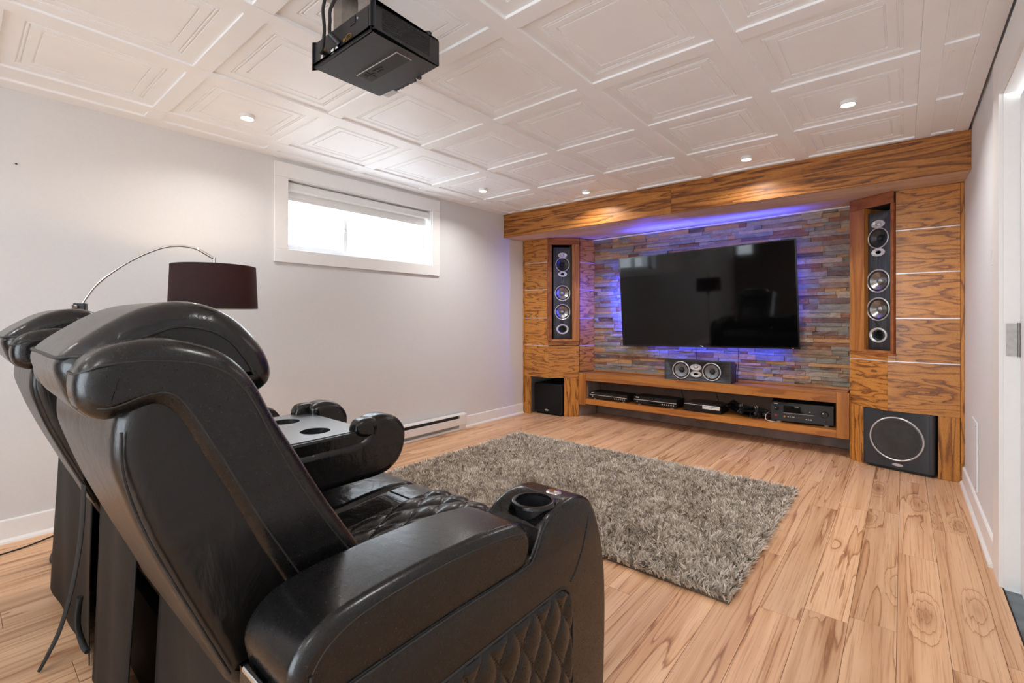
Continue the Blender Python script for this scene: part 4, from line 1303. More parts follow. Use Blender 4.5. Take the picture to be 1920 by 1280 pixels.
def arm(xo, xi, right):
    """xo outer face, xi inner face"""
    x0, x1 = min(xo, xi), max(xo, xi)
    s = 1 if right else -1
    body = cr([(0.300, 0.03), (0.295, 0.30), (0.290, 0.535), (0.320, 0.556), (0.56, 0.564), (0.800, 0.561), (0.842, 0.576), (0.876, 0.620), (0.910, 0.640), (0.98, 0.650),
               (1.045, 0.640), (1.090, 0.612), (1.128, 0.545), (1.158, 0.44), (1.168, 0.30), (1.160, 0.10), (1.150, 0.03), (0.9, 0.025), (0.6, 0.025)], 5)
    ab = part('arm_body', MB().rext(body, x0, x1, 0.014, 4), LE, sf, smooth=50)
    xm = (x0 + x1) / 2 + 0.004 * s
    # cup holder: real bore, dark cup, ring
    cxp, cyp = xm + 0.018 * s, 0.920
    if right:
        hole = MB().lathe([(0.046, 0.53), (0.046, 0.70)], lambda a_, b_, h: (cxp + 1.65 + a_, cyp - 0.65 + b_, h), 40, caps=True)
        carve(ab, [hole])
        part('cup_liner', MB().lathe([(0.0455, 0.652), (0.044, 0.60), (0.042, 0.545), (0.0001, 0.544)], lambda a_, b_, h: (cxp + a_, cyp + b_, h), 40), M['black_plastic'], sf, smooth=50)
    part('cup_ring', MB().lathe([(0.044, 0.646), (0.0445, 0.6525), (0.049, 0.6535), (0.0535, 0.6515), (0.055, 0.645)], lambda a_, b_, h: (cxp + a_, cyp + b_, h), 44), M['black_gloss'], sf, smooth=50)
    part('power_button', MB().lathe([(0.0001, 0.6555), (0.017, 0.655), (0.0205, 0.652), (0.022, 0.641)], lambda a_, b_, h: (xm + 0.024 * s + a_, 0.999 + b_, h - 0.0015 - b_ * 0.05), 30), M['chrome'], sf, smooth=40, label='round chrome control button')
    pad = cr([(0.300, 0.570), (0.296, 0.605), (0.318, 0.640), (0.37, 0.662), (0.50, 0.671), (0.66, 0.668), (0.770, 0.655), (0.812, 0.640), (0.833, 0.608), (0.828, 0.568), (0.796, 0.535),
              (0.70, 0.520), (0.50, 0.515), (0.36, 0.515), (0.312, 0.535)], 5)
    pd = part('arm_pad', MB().rext(pad, x0 + (0.0035 if right is False else -0.001), x1 - (0.0035 if right else -0.001), 0.020, 6), LE, sf, smooth=60)
    xs = xo + (-0.0045 if right else 0.0045)
    seam('seam', [(xs, 0.326, 0.600), (xs, 0.350, 0.626), (xs, 0.40, 0.645), (xs, 0.50, 0.653), (xs, 0.62, 0.651), (xs, 0.74, 0.640), (xs, 0.812, 0.626)], 0.0018)
    seam('seam', [(xs + 0.003 * s, 0.322, 0.565), (xs + 0.002 * s, 0.323, 0.598)], 0.0024)
    # piping in the groove below the pad and round the front section
    xg = xo + 0.0005 * s
    seam('piping', [(xg, 0.31, 0.549), (xg, 0.55, 0.556), (xg, 0.795, 0.554), (xg, 0.836, 0.568), (xg - 0.002 * s, 0.870, 0.612), (xg - 0.006 * s, 0.91, 0.631), (xg - 0.009 * s, 0.98, 0.639), (xg - 0.009 * s, 1.04, 0.630)], 0.0022)
    seam('seam', [(xg - 0.004 * s, 1.082, 0.606), (xg, 1.070, 0.572), (xg, 1.045, 0.512), (xg, 1.012, 0.466), (xg, 0.986, 0.446)], 0.0018)
    # quilted outer panel
    y0, y1, z0, z1, r = 0.345, 0.992, 0.075, 0.4475, 0.055

    def q(u, v):
        y = y0 + (y1 - y0) * u
        top = z1
        if y > y1 - r:
            t_ = (y - (y1 - r)) / r
            top = z1 - r * 1.5 * (1 - math.sqrt(max(0, 1 - t_ * t_)))
        z_ = z0 + (top - z0) * v
        a_ = (y - 0.945) / 0.077 + (z_ - 0.390) / 0.130
        b_ = (y - 0.945) / 0.077 - (z_ - 0.390) / 0.130
        f = (abs(math.sin(pi * a_)) * abs(math.sin(pi * b_))) ** 0.28
        ed = min(1.0, (y1 - y) / 0.014, (top - z_) / 0.014, (y - y0) / 0.02, (z_ - z0) / 0.02)
        ed = math.sin(max(0, ed) * pi / 2)
        return (xo + s * (-0.005 + 0.0125 * f * ed + 0.0035 * ed), y, z_)
    part('quilted_panel', MB().grid(q, 150, 96), LE, sf, smooth=180, fix=False)
    bd = [(xo + 0.0008 * s, *q(u_, 1.0)[1:]) for u_ in np.linspace(0, 1, 40)] + [(xo + 0.0008 * s, *q(1.0, v_)[1:]) for v_ in np.linspace(0.96, 0.0, 14)]
    seam('panel_piping', bd, 0.0030, smooth_pts=False)
    return pd


arm(-0.632, -0.806, True)
arm(-2.668, -2.494, False)
part('hinge_bar', MB().tube([(-0.775, 0.291, 0.562), (-0.650, 0.291, 0.562)], 0.0055, 10), M['chrome'], sf, smooth=40, label='chrome bar under the rear end of the arm pad')

SEATS = [(-0.812, -1.404), (-1.407, -1.903), (-1.906, -2.490)]
seat_prof = cr([(0.40, 0.31), (0.39, 0.42), (0.46, 0.450), (0.60, 0.462), (0.80, 0.478), (0.96, 0.492), (1.06, 0.494), (1.125, 0.474), (1.160, 0.425), (1.158, 0.36), (1.10, 0.315), (0.8, 0.30)], 5)


def seat_top(y):
    return np.interp(y, [0.46, 0.60, 0.80, 0.96, 1.06, 1.10, 1.125, 1.150], [0.450, 0.462, 0.478, 0.492, 0.494, 0.486, 0.474, 0.445])


for i_, (b_, a_) in enumerate(SEATS):
    part('seat_cushion', MB().rext(seat_prof, a_ + 0.001, b_ - 0.001, 0.030, 5), LS, sf, smooth=60)
    part('footrest', MB().rext(cr([(1.105, 0.05), (1.145, 0.06), (1.158, 0.18), (1.152, 0.300), (1.105, 0.305)], 4), a_ + 0.004, b_ - 0.004, 0.02, 4), LE, sf, smooth=60)
    if i_ == 1:
        continue
    cx_ = -1.130 if i_ == 0 else -2.19
    q0, q1 = cx_ - 0.128, cx_ + 0.128

    def qs(u, v):
        x_ = q0 + (q1 - q0) * u
        y_ = 0.46 + (1.150 - 0.46) * v
        a2 = (x_ - cx_ + 0.010) / 0.086 + (y_ - 1.016) / 0.140
        b2 = (x_ - cx_ + 0.010) / 0.086 - (y_ - 1.016) / 0.140
        f = (abs(math.sin(pi * a2)) * abs(math.sin(pi * b2))) ** 0.4
        ed = math.sin(max(0, min(1, u / 0.05, (1 - u) / 0.05, v / 0.03, (1 - v) / 0.06)) * pi / 2)
        return (x_, y_ + 0.006 * max(0, v - 0.9) * 10 * f, float(seat_top(y_)) - 0.008 + ed * (0.011 + 0.012 * f))
    part('quilted_seat_panel', MB().grid(qs, 80, 120), LE, sf, smooth=180, fix=False)
    for u_ in (q0 - 0.001, q1 + 0.001):
        seam('seam', [(u_, y_, float(seat_top(y_)) + 0.0015) for y_ in (0.5, 0.6, 0.7, 0.8, 0.9, 1.0, 1.06)], 0.0028)
    for xa, xb in ((a_ + 0.03, q0), (q1, b_ - 0.03)):
        seam('seam', [(xa + (xb - xa) * t_, 0.985, float(seat_top(0.985)) + 0.0012) for t_ in (0, 0.33, 0.66, 1)], 0.003)

WING = cr([(0.113, 1.024), (0.110, 0.993), (0.119, 0.966), (0.145, 0.950), (0.178, 0.957), (0.206, 0.960), (0.230, 0.935), (0.262, 0.870), (0.300, 0.795), (0.345, 0.70), (0.395, 0.605), (0.440, 0.52), (0.50, 0.47),
           (0.575, 0.50), (0.592, 0.565), (0.556, 0.625), (0.489, 0.731), (0.424, 0.846), (0.386, 0.912), (0.350, 0.984), (0.318, 1.025), (0.281, 1.050), (0.215, 1.068), (0.160, 1.061), (0.130, 1.046)], 4)
BACK = cr([(0.160, 0.975), (0.148, 0.90), (0.165, 0.83), (0.190, 0.755), (0.229, 0.657), (0.281, 0.535), (0.308, 0.475), (0.36, 0.455), (0.52, 0.50), (0.48, 0.58), (0.40, 0.74), (0.34, 0.87), (0.28, 0.985), (0.20, 1.0)], 4)
LUMB = cr([(0.27, 0.96), (0.33, 0.985), (0.372, 0.93), (0.405, 0.84), (0.470, 0.73), (0.545, 0.61), (0.575, 0.52), (0.50, 0.47), (0.40, 0.56), (0.30, 0.78)], 4)
HEAD = cr([(0.100, 1.040), (0.103, 1.000), (0.120, 0.962), (0.150, 0.944), (0.22, 0.955), (0.30, 0.955), (0.372, 0.958), (0.400, 0.985), (0.392, 1.030), (0.357, 1.080), (0.308, 1.116), (0.255, 1.128), (0.200, 1.116), (0.148, 1.084)], 5)


def backrest(b_, a_, kr):
    dx = 0.0
    X = lambda mb: mb
    SQ = lambda pts, k_: [(p[0] * k_, 1.1 + (p[1] - 1.1) * k_) for p in pts]
    part('back_shell', X(MB().rext(SQ(BACK, (1 + kr) / 2), a_ + 0.012, b_ - 0.018, 0.030, 5)), LB, sf, smooth=60)
    for x0, x1 in ((b_ - 0.102, b_ - 0.006), (a_ + 0.006, a_ + 0.102)):
        kk = kr if x1 > b_ - 0.05 else 1.0
        w = part('side_wing', X(MB().rext(SQ(WING, kk), x0, x1, 0.030, 6)), LE, sf, smooth=60)
        up_ = [(0.142, 1.032), (0.20, 1.034), (0.262, 1.024), (0.306, 1.000), (0.340, 0.952), (0.376, 0.876), (0.420, 0.790), (0.480, 0.690), (0.535, 0.608), (0.56, 0.560)]
        lo_ = [(0.150, 0.970), (0.195, 0.984), (0.226, 0.978), (0.254, 0.938), (0.300, 0.850), (0.350, 0.748), (0.405, 0.648), (0.455, 0.560)]
        for side_, (yr, zr_) in ((SQ(up_, kk), SQ([(0.1115, 1.020)], kk)[0]), (SQ(lo_, kk), SQ([(0.1175, 0.970)], kk)[0])):
            l_ = [(x0 + 0.0010, *p) for p in side_[::-1]]
            r_ = [(x1 - 0.0010, *p) for p in side_]
            mid_ = [(x0 + 0.012, yr + 0.009, zr_ + 0.003), (x0 + 0.030, yr, zr_), ((x0 + x1) / 2, yr - 0.0006, zr_), (x1 - 0.030, yr, zr_), (x1 - 0.012, yr + 0.009, zr_ + 0.003)]
            seam('seam', [(p[0] + dx, p[1], p[2]) for p in l_ + mid_ + r_], 0.0017, w)
    part('lumbar_cushion', X(MB().rext(LUMB, a_ + 0.100, b_ - 0.100, 0.030, 4)), LS, sf, smooth=60)
    hx0, hx1 = a_ + 0.106, b_ - 0.100
    hd = part('headrest', X(MB().rext(HEAD, hx0, hx1, 0.045, 7)), LS, sf, smooth=60)
    sd_ = [(0.150, 1.046), (0.200, 1.070), (0.240, 1.085), (0.285, 1.078), (0.318, 1.058), (0.345, 1.022), (0.358, 0.995)]
    l_ = [(hx0 + 0.0008, *p) for p in sd_[::-1]]
    r_ = [(hx1 - 0.0008, *p) for p in sd_]
    mid_ = [(hx0 + 0.018, 0.114, 1.043), (hx0 + 0.045, 0.0995, 1.041), ((hx0 + hx1) / 2, 0.0990, 1.041), (hx1 - 0.045, 0.0995, 1.041), (hx1 - 0.018, 0.114, 1.043)]
    seam('piping', [(p[0] + dx, p[1], p[2]) for p in l_ + mid_ + r_], 0.0030, hd)
    # stitched seam down the rear shell beside the side panel
    seam('seam', [(b_ - 0.0195 + dx, *p) for p in [(0.153, 0.940), (0.155, 0.88), (0.176, 0.80), (0.207, 0.72), (0.245, 0.63), (0.290, 0.525)]], 0.0022)


backrest(-0.814, -1.404, 0.943)
backrest(-1.908, -2.488, 1.0)

# middle back folded forward: carcass, two wings with rolled ends, tray with two cup holders
m0, m1 = -1.903, -1.410
part('folded_back', MB().rext(cr([(0.44, 0.52), (0.43, 0.62), (0.45, 0.690), (0.60, 0.699), (0.80, 0.700), (0.93, 0.700), (0.955, 0.67), (0.95, 0.60), (0.90, 0.55), (0.70, 0.53)], 4), m0 + 0.09, m1 - 0.09, 0.015, 3), LS, sf, smooth=60)
FW = cr([(0.44, 0.60), (0.46, 0.672), (0.60, 0.676), (0.80, 0.679), (0.885, 0.682), (0.925, 0.700), (0.925, 0.735), (0.955, 0.752), (1.000, 0.755), (1.048, 0.738), (1.082, 0.700), (1.088, 0.655), (1.072, 0.600),
         (1.035, 0.560), (0.97, 0.540), (0.83, 0.540), (0.66, 0.535), (0.50, 0.53), (0.45, 0.545)], 4)
for x0, x1 in ((m0, m0 + 0.098), (m1 - 0.098, m1)):
    w = part('folded_wing', MB().rext(FW, x0, x1, 0.028, 6), LS, sf, smooth=60)
    for xs in (x0 + 0.003, x1 - 0.003):
        seam('piping', [(xs, *p) for p in [(0.50, 0.600), (0.66, 0.606), (0.84, 0.612), (0.94, 0.622), (1.005, 0.650), (1.030, 0.688), (1.022, 0.722), (0.995, 0.738)]], 0.0026, w)
for x0, x1 in ((m0 + 0.002, m0 + 0.060), (m1 - 0.060, m1 - 0.002)):
    part('gathered_fold', MB().rext(cr([(0.880, 0.700), (0.888, 0.742), (0.925, 0.752), (0.965, 0.742), (0.975, 0.70), (0.93, 0.685)], 4), x0, x1, 0.016, 4), LS, sf, smooth=60)
rim = cr([(0.45, 0.662), (0.445, 0.690), (0.46, 0.7085), (0.60, 0.7095), (0.80, 0.7105), (0.930, 0.7105), (0.942, 0.70), (0.938, 0.678), (0.92, 0.666), (0.7, 0.662)], 4)
for q_ in (m0 + 0.008, m1 - 0.030):
    part('tray_rim', MB().rext(rim, q_, q_ + 0.022, 0.008, 3), LS, sf, smooth=60)
tp = part('tray', MB().box(m0 + 0.028, m1 - 0.028, 0.455, 0.935, 0.6985, 0.7125), M['tray'], sf)
holes = []
for cx_, cy_ in ((-1.541, 0.800), (-1.762, 0.800)):
    holes.append(MB().lathe([(0.0485, 0.68), (0.0485, 0.73)], lambda a_, b_, h, cx_=cx_, cy_=cy_: (cx_ + 1.65 + a_, cy_ - 0.65 + b_, h), 40, caps=True))
fb = [o for o in sf.children if o.name.startswith('folded_back')][0]
carve(fb, [MB().lathe([(0.050, 0.62), (0.050, 0.75)], lambda a_, b_, h, cx_=cx_: (cx_ + 1.65 + a_, 0.15 + b_, h), 40, caps=True) for cx_ in (-1.541, -1.762)])
carve(tp, holes)
for cx_, cy_ in ((-1.541, 0.800), (-1.762, 0.800)):
    part('tray_cup', MB().lathe([(0.0480, 0.7115), (0.0475, 0.69), (0.045, 0.630), (0.0001, 0.629)], lambda a_, b_, h, cx_=cx_, cy_=cy_: (cx_ + a_, cy_ + b_, h), 40), M['black_plastic'], sf, smooth=50)

# base frame and hanging backing panels
part('base_frame', MB().box(-2.48, -0.82, 0.36, 1.08, 0.02, 0.29), M['skirt'], sf)


def skirt(x0, x1, ytop, ybot, ztop, seed, shear=0.0):
    r_ = random.Random(seed)
    ph = [r_.uniform(0, 6.28) for _ in range(4)]

    def f(u, v):
        x_ = x0 + (x1 - x0) * u + shear * (1 - v)
        wv = 0.010 * math.sin(5 * u + ph[0]) + 0.006 * math.sin(11 * u + ph[1] + 2 * v)
        return (x_, ybot + (ytop - ybot) * v + wv * (1 - 0.5 * v), 0.006 + (ztop - 0.006) * v + 0.012 * math.sin(pi * u) * (1 if v > 0.95 else 0))
    mb = MB().grid(f, 24, 14)
    o = part('backing_skirt', mb, M['skirt'], sf, smooth=180, fix=False)
    so = o.modifiers.new('thick', 'SOLIDIFY')
    so.thickness = 0.003
    return o


skirt(-1.375, -0.830, 0.325, 0.300, 0.50, 3)
skirt(-1.880, -1.425, 0.290, 0.262, 0.60, 4, 0.0)
skirt(-2.655, -1.965, 0.290, 0.275, 0.56, 5)
def strap_fn(u, v):
    p = [(-1.900, 0.262, 0.60), (-1.915, 0.258, 0.45), (-1.945, 0.245, 0.30), (-1.99, 0.222, 0.15), (-2.035, 0.195, 0.05), (-2.055, 0.180, 0.006)]
    q_ = cr(p, 6, False)
    i = min(int(v * (len(q_) - 1)), len(q_) - 1)
    w_ = 0.034 * (1 - 0.75 * v)
    return (q_[i][0] + (u - 0.5) * 2 * w_, q_[i][1] - 0.004 * math.cos((u - 0.5) * pi), q_[i][2])
so = part('loose_strap', MB().grid(strap_fn, 4, 30), M['hide_strap'], sf, smooth=180, fix=False)
md = so.modifiers.new('thick', 'SOLIDIFY')
md.thickness = 0.0025
part('loose_strap', MB().tube(cr([(-1.925, 0.255, 0.25), (-1.945, 0.252, 0.16), (-1.925, 0.262, 0.10), (-1.895, 0.268, 0.09)], 6, False), 0.008, 6), M['hide_strap'], sf, smooth=60)

# ------------------------------------------------------------------ arc lamp behind the sofa
lp = thing('floor_lamp', 'arching chrome floor lamp with a dark drum shade behind the sofa by the left wall', 'lamp', (-2.95, 0.39, 0.0))
part('base', MB().lathe([(0.0001, 0.030), (0.085, 0.030), (0.098, 0.026), (0.102, 0.010), (0.101, 0.0)], lambda a_, b_, h: (-2.95 + a_, 0.39 + b_, h), 40), M['black_metal'], lp, smooth=40)
part('pole', MB().tube([(-2.95, 0.392, 0.024), (-2.95, 0.392, 1.10)], 0.010, 14), M['chrome'], lp, smooth=60)
cl = part('clamp', MB().fbox(lambda u, d, z_: (-2.95 + 0.364 * u - 0.931 * d, 0.392 + 0.931 * u + 0.364 * d, z_), -0.022, 0.022, -0.020, 0.020, 1.055, 1.166), M['black_metal'], lp, bevel=0.004)
part('clamp_knob', MB().lathe([(0.0001, 0.012), (0.010, 0.011), (0.011, 0.0)], lambda a_, b_, h: (-2.930 + 0.64 * h + 0.76 * a_, 0.371 - 0.77 * h + 0.64 * a_, 1.148 + b_), 18), M['chrome'], cl, smooth=40)
arc = [(-2.974, 0.328, 1.035), (-2.955, 0.374, 1.110), (-2.948, 0.392, 1.150), (-2.929, 0.444, 1.251), (-2.900, 0.517, 1.332), (-2.871, 0.593, 1.396), (-2.840, 0.672, 1.443), (-2.816, 0.732, 1.460), (-2.792, 0.795, 1.457), (-2.771, 0.848, 1.434), (-2.757, 0.885, 1.406)]
part('arc', MB().tube(cr(arc, 6, False), 0.0055, 10), M['chrome'], lp, smooth=60)
SX_, SY_ = -2.757, 0.885
part('arc_joint', MB().tube([(-2.782, 0.820, 1.450), (SX_, SY_, 1.405)], 0.0072, 10), M['chrome'], lp, smooth=60)
part('stem', MB().tube([(SX_, SY_, 1.412), (SX_, SY_, 1.29)], 0.0075, 12), M['chrome'], lp, smooth=60)
sh = part('lamp_shade', MB().lathe([(0.1905, 1.366), (0.2000, 1.146), (0.1985, 1.146), (0.1890, 1.366)], lambda a_, b_, h: (SX_ + a_, SY_ + b_, h), 64), M['shade'], lp, smooth=40, fix=False)
rg_ = MB()
rg_.tube([(SX_ + 0.199 * math.cos(t_), SY_ + 0.199 * math.sin(t_), 1.147) for t_ in np.linspace(0, 2 * pi, 64, endpoint=False)], 0.002, 6, True)
rg_.tube([(SX_ + 0.190 * math.cos(t_), SY_ + 0.190 * math.sin(t_), 1.365) for t_ in np.linspace(0, 2 * pi, 64, endpoint=False)], 0.002, 6, True)
for k in range(3):
    an = k * 2 * pi / 3 + 0.4
    rg_.tube([(SX_, SY_, 1.335), (SX_ + 0.189 * math.cos(an), SY_ + 0.189 * math.sin(an), 1.360)], 0.0018, 6)
part('shade_ring', rg_, M['black_metal'], lp, smooth=60)
part('bulb', MB().lathe([(0.0001, 1.205), (0.018, 1.210), (0.028, 1.228), (0.026, 1.250), (0.014, 1.272), (0.012, 1.29), (0.0001, 1.29)], lambda a_, b_, h: (SX_ + a_, SY_ + b_, h), 24), M['bulb'], lp, smooth=60)
light('lamp_bulb', 'POINT', (SX_, SY_, 1.30), 6.5, (1.0, 0.70, 0.42), 0.03)

# cord on the floor behind the sofa
cd_ = MB().tube(cr([(-3.17, -0.35, 0.004), (-3.19, -0.05, 0.004), (-3.205, 0.15, 0.004), (-3.225, 0.24, 0.004), (-3.277, 0.335, 0.004), (-3.30, 0.42, 0.004), (-3.20, 0.50, 0.004), (-3.082, 0.44, 0.004)], 6, False), 0.0036, 8)
solo('power_cord', cd_, M['cable'], 'black power cord lying on the floor along the left baseboard', 'cord', smooth=60)

# round wooden table, only the tip of its edge in view
tx, ty = onx_t = (-2.455, -0.085)
st = thing('side_table', 'round pale wooden side table behind the sofa, only its rim in view', 'table', (-2.53, -0.15, 0.0))
part('table_top', MB().lathe([(0.0001, 0.728), (0.165, 0.728), (0.195, 0.732), (0.212, 0.743), (0.210, 0.755), (0.195, 0.760), (0.0001, 0.760)], lambda a_, b_, h: (-2.53 + a_, -0.15 + b_, h - 0.005), 56), M['table_wood'], st, smooth=40)
part('column', MB().lathe([(0.022, 0.02), (0.030, 0.10), (0.020, 0.36), (0.034, 0.55), (0.026, 0.65), (0.05, 0.724)], lambda a_, b_, h: (-2.53 + a_, -0.15 + b_, h), 28), M['table_wood'], st, smooth=60)
part('foot', MB().lathe([(0.0001, 0.034), (0.05, 0.034), (0.12, 0.022), (0.13, 0.010), (0.13, 0.0)], lambda a_, b_, h: (-2.53 + a_, -0.15 + b_, h), 36), M['table_wood'], st, smooth=40)

# ------------------------------------------------------------------ shag rug
rgx0, rgx1, rgy0, rgy1 = -2.760, -0.500, 1.900, 3.420
ru = thing('shag_rug', 'thick taupe grey shag rug on the floor in front of the sofa', 'rug', ((rgx0 + rgx1) / 2, (rgy0 + rgy1) / 2, 0.0))
part('backing', MB().rext([(rgx0 + 0.01, rgy0 + 0.01), (rgx1 - 0.01, rgy0 + 0.01), (rgx1 - 0.01, rgy1 - 0.01), (rgx0 + 0.01, rgy1 - 0.01)], 0.0008, 0.010, 0.003, 2, lambda z_, p, q: (p, q, z_)), M['rug_back'], ru)
rs = np.random.RandomState(5)
NT_ = 80000
px = rs.uniform(rgx0 + 0.008, rgx1 - 0.008, NT_)
py = rs.uniform(rgy0 + 0.008, rgy1 - 0.008, NT_)


def vnoise(x_, y_, sc, seed):
    r_ = np.random.RandomState(seed)
    G = r_.rand(128, 128)
    u_, v_ = x_ * sc + 40, y_ * sc + 40
    i0, j0 = np.floor(u_).astype(int), np.floor(v_).astype(int)
    fu, fv = u_ - i0, v_ - j0
    fu, fv = fu * fu * (3 - 2 * fu), fv * fv * (3 - 2 * fv)
    g = lambda i, j: G[i % 128, j % 128]
    return (g(i0, j0) * (1 - fu) + g(i0 + 1, j0) * fu) * (1 - fv) + (g(i0, j0 + 1) * (1 - fu) + g(i0 + 1, j0 + 1) * fu) * fv


ang = 2 * pi * (vnoise(px, py, 30, 1) * 1.3 + vnoise(px, py, 4, 2) * 0.9 + rs.rand(NT_) * 0.35)
lean = 0.006 + 0.024 * rs.rand(NT_)
ht_ = 0.034 + 0.014 * rs.rand(NT_) + 0.008 * (vnoise(px, py, 12, 3) - 0.5)
edge_out = np.minimum.reduce([px - rgx0, rgx1 - px, py - rgy0, rgy1 - py])
dxo = np.where(px - rgx0 < 0.03, -1, 0) + np.where(rgx1 - px < 0.03, 1, 0)
dyo = np.where(py - rgy0 < 0.03, -1, 0) + np.where(rgy1 - py < 0.03, 1, 0)
lx = np.cos(ang) * lean + dxo * 0.016
ly = np.sin(ang) * lean + dyo * 0.016
wa = rs.uniform(0, pi, NT_)
wx, wy = np.cos(wa) * 0.0036, np.sin(wa) * 0.0036
V5 = np.zeros((NT_, 5, 3))
V5[:, 0] = np.stack([px - wx, py - wy, np.full(NT_, 0.008)], 1)
V5[:, 1] = np.stack([px + wx, py + wy, np.full(NT_, 0.008)], 1)
V5[:, 2] = np.stack([px + lx * 0.35 - wx, py + ly * 0.35 - wy, ht_ * 0.62], 1)
V5[:, 3] = np.stack([px + lx * 0.35 + wx, py + ly * 0.35 + wy, ht_ * 0.62], 1)
V5[:, 4] = np.stack([px + lx, py + ly, ht_ * (1 - 0.25 * (lean / 0.03))], 1)
V5 -= np.array(ru.location)
base = np.arange(NT_)[:, None] * 5
quads = base + np.array([0, 1, 3, 2])
tris = base + np.array([2, 3, 4])
me = bpy.data.meshes.new('pile')
me.vertices.add(NT_ * 5)
me.vertices.foreach_set('co', V5.reshape(-1))
me.loops.add(NT_ * 7)
me.loops.foreach_set('vertex_index', np.concatenate([quads.reshape(-1), tris.reshape(-1)]))
me.polygons.add(NT_ * 2)
me.polygons.foreach_set('loop_start', np.concatenate([np.arange(NT_) * 4, NT_ * 4 + np.arange(NT_) * 3]))
me.polygons.foreach_set('use_smooth', [True] * (NT_ * 2))
me.update(calc_edges=True)
me.validate()
tone = np.clip(0.05 + 0.95 * (0.55 * rs.rand(NT_) + 0.45 * vnoise(px, py, 70, 8)) ** 1.1 + 0.2 * (vnoise(px, py, 9, 7) - 0.5), 0, 1)
at_ = me.attributes.new('tone', 'FLOAT', 'POINT')
at_.data.foreach_set('value', np.repeat(tone, 5))
me.materials.append(M['shag'])
po = bpy.data.objects.new('pile', me)
link(po, ru)
po['kind'] = 'stuff'

# ------------------------------------------------------------------ ceiling projector
pj = thing('projector', 'black projector hung from the ceiling on a metal mount, with two leads plugged in', 'projector', (-1.379, 0.934, 1.95), math.radians(0.3))
PB = dict(parent=pj, world=False)
sect = cr([(-0.169, -0.130), (-0.16, -0.132), (0.16, -0.132), (0.170, -0.129), (0.171, -0.12), (0.171, 0.108), (0.166, 0.124), (0.150, 0.130), (0.0, 0.134), (-0.150, 0.130), (-0.166, 0.124), (-0.170, 0.10), (-0.170, -0.12)], 3)
bd_ = part('housing', MB().rext(sect, 0.0, 0.0885, 0.005, 3, lambda z_, p, q: (p, q, z_)), M['black_plastic'], smooth=40, **PB)
part('seam_line', MB().rext([(p * 1.003, q * 1.003) for p, q in sect], 0.0105, 0.0125, 0.0003, 1, lambda z_, p, q: (p, q, z_)), M['rubber'], **PB)
# vents along the side
vt = MB()
for k in range(13):
    vt.box(0.1706, 0.1722, -0.098, 0.088, 0.0185 + k * 0.0049, 0.0205 + k * 0.0049)
part('vent_slats', vt, M['black_gloss'], kind='stuff', **PB)
# control panel under the housing
ky = part('control_panel', MB().box(-0.092, 0.132, -0.016, 0.041, -0.0012, -0.0002), M['black_gloss'], **PB)
part('panel_rim', MB().box(-0.094, 0.134, -0.018, -0.016, -0.0022, 0).box(0.132, 0.134, -0.016, 0.043, -0.0022, 0), M['silver'], ky, world=False)
kb = MB()
for x_, y_, w_, h_ in ((-0.052, 0.013, 0.005, 0.004), (-0.066, 0.013, 0.008, 0.003), (-0.038, 0.013, 0.008, 0.003), (-0.052, 0.026, 0.0035, 0.007), (-0.052, 0.000, 0.0035, 0.007),
                       (-0.020, 0.004, 0.006, 0.003), (-0.004, 0.004, 0.006, 0.003), (-0.012, 0.018, 0.006, 0.003), (0.004, 0.018, 0.006, 0.003), (0.016, 0.006, 0.005, 0.0035), (-0.068, 0.002, 0.005, 0.003)):
    kb.box(x_ - w_, x_ + w_, y_ - h_, y_ + h_, -0.0028, -0.0012)
part('button', kb, M['rubber'], ky, world=False)
# lens end
part('lens_hood', MB().box(-0.135, -0.010, 0.128, 0.152, 0.004, 0.074), M['black_gloss'], bevel=0.006, **PB)
part('lens', MB().lathe([(0.031, 0.0), (0.031, 0.016), (0.026, 0.018), (0.022, 0.006), (0.0001, 0.010)], lambda a_, b_, h: (-0.075 + a_, 0.146 + h, 0.042 + b_), 32), M['chrome'], smooth=40, **PB)
part('focus_ring', MB().box(-0.004, 0.030, 0.126, 0.148, 0.002, 0.012), M['black_plastic'], bevel=0.002, **PB)
part('release_tab', MB().box(0.052, 0.066, 0.128, 0.142, -0.003, 0.008), M['black_plastic'], bevel=0.002, **PB)
part('lens_trim', MB().box(-0.150, -0.085, 0.128, 0.155, -0.0005, 0.0035), M['silver'], bevel=0.001, **PB)
part('foot', MB().lathe([(0.010, 0.0), (0.013, 0.010), (0.0001, 0.012)], lambda a_, b_, h: (0.165 + a_, 0.085 + b_, 0.086 + h), 18), M['rubber'], smooth=40, **PB)
# sockets on the rear face
sk = part('socket_plate', MB().box(-0.160, 0.150, -0.1334, -0.1322, 0.012, 0.080), M['black_metal'], **PB)
RB = dict(parent=sk, world=False)
part('power_inlet', MB().box(0.054, 0.084, -0.1352, -0.1336, 0.056, 0.082).box(0.060, 0.078, -0.1356, -0.1352, 0.062, 0.076), M['rubber'], **RB)
part('video_socket', MB().lathe([(0.9, 0), (0.9, 0.004), (1.0, 0.004), (1.0, 0)], lambda a_, b_, h: (0.050 + a_, -0.1336 - h, 0.026 + b_), 20, 0.016, 0.008)
     .lathe([(0.0001, 0.004), (0.0055, 0.004), (0.006, 0)], lambda a_, b_, h: (0.024 + a_, -0.1336 - h, 0.024 + b_), 14), M['socket_gold'], **RB)
part('network_socket', MB().box(-0.058, -0.042, -0.1350, -0.1336, 0.010, 0.024).box(-0.030, -0.016, -0.1350, -0.1336, 0.015, 0.022), M['label_white'], **RB)
part('audio_socket', MB().lathe([(0.0001, 0.005), (0.005, 0.005), (0.006, 0)], lambda a_, b_, h: (-0.102 + a_, -0.1336 - h, 0.040 + b_), 14), M['socket_gold'], **RB)
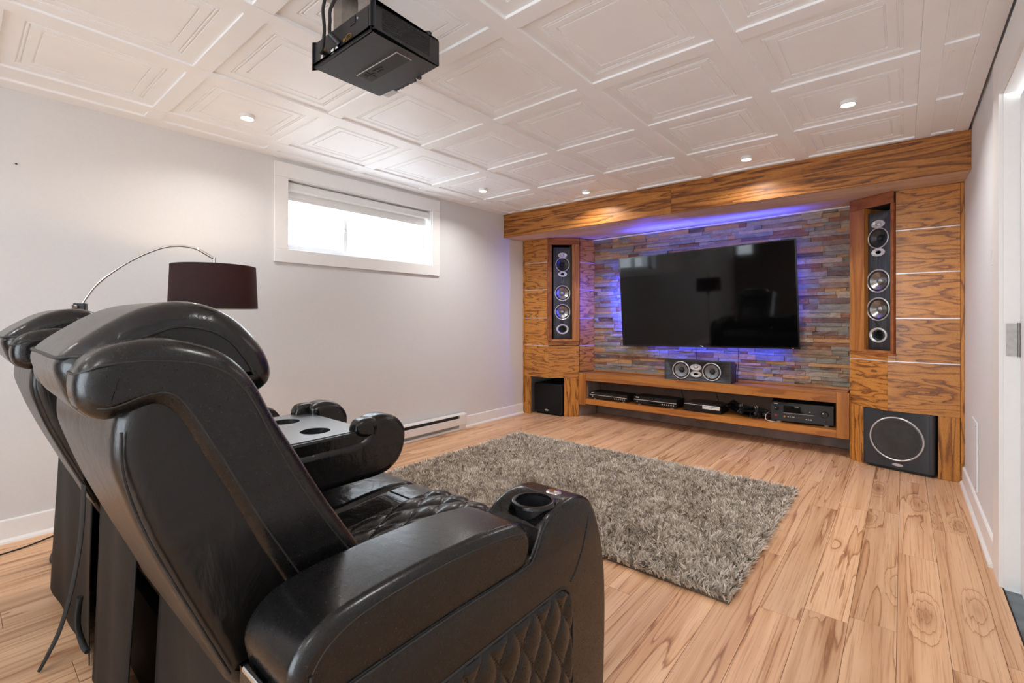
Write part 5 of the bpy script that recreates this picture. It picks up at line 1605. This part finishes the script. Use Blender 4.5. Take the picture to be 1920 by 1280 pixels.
part('label', MB().box(-0.122, -0.108, -0.1348, -0.1336, 0.012, 0.034), M['silver'], **RB)
part('screw', MB().lathe([(0.0001, 0.002), (0.003, 0.002), (0.003, 0)], lambda a_, b_, h: (0.096 + a_, -0.1336 - h, 0.066 + b_), 10), M['silver'], **RB)
# mount: plate on the ceiling, post, arms on the housing
part('mount_plate', MB().box(-0.185, -0.050, -0.110, 0.030, 0.2635, 0.272), M['steel'], bevel=0.002, **PB)
mo = part('mount_post', MB().box(-0.150, -0.095, -0.075, -0.010, 0.105, 0.2635), M['steel'], bevel=0.003, **PB)
part('mount_arm', MB().box(-0.140, 0.06, -0.050, -0.030, 0.0895, 0.104).box(-0.130, -0.110, -0.09, 0.09, 0.0895, 0.104), M['steel'], bevel=0.002, **PB)
part('mount_bolt', MB().lathe([(0.0001, -0.005), (0.006, -0.005), (0.006, 0.0)], lambda a_, b_, h: (-0.070 + a_, -0.02 + b_, 0.2635 + h), 12).lathe([(0.0001, -0.005), (0.006, -0.005), (0.006, 0.0)], lambda a_, b_, h: (-0.070 + a_, -0.085 + b_, 0.2635 + h), 12), M['black_metal'], **PB)


def lead(name, label, pts, r, plug):
    t = thing(name, label, 'cable', (pts[-1][0], pts[-1][1], pts[-1][2]), 0, 'leads of the projector')
    part('lead', MB().tube(cr(pts, 6, False), r, 8), M['cable'], t, smooth=60)
    p0, p1 = plug
    part('plug_body', MB().tube([p0, p1], 0.0105 if name != 'braided_lead' else 0.0065, 10), M['black_plastic'], t, smooth=40)
    return t


lead('braided_lead', 'black braided lead plugged into the left end of the projector', [(-1.44, 0.790, 2.222), (-1.447, 0.784, 2.14), (-1.452, 0.780, 2.10), (-1.447, 0.782, 2.04), (-1.446, 0.776, 1.98), (-1.458, 0.775, 1.963), (-1.468, 0.788, 1.972)], 0.0055,
     ((-1.4685, 0.7995, 1.9735), (-1.4685, 0.778, 1.9715)))
lead('video_lead', 'thick black lead plugged into the middle of the projector', [(-1.40, 0.815, 2.222), (-1.403, 0.800, 2.14), (-1.415, 0.785, 2.09), (-1.412, 0.782, 2.05), (-1.400, 0.775, 2.005), (-1.388, 0.785, 1.978)], 0.0055,
     ((-1.385, 0.7995, 1.973), (-1.397, 0.774, 1.998)))
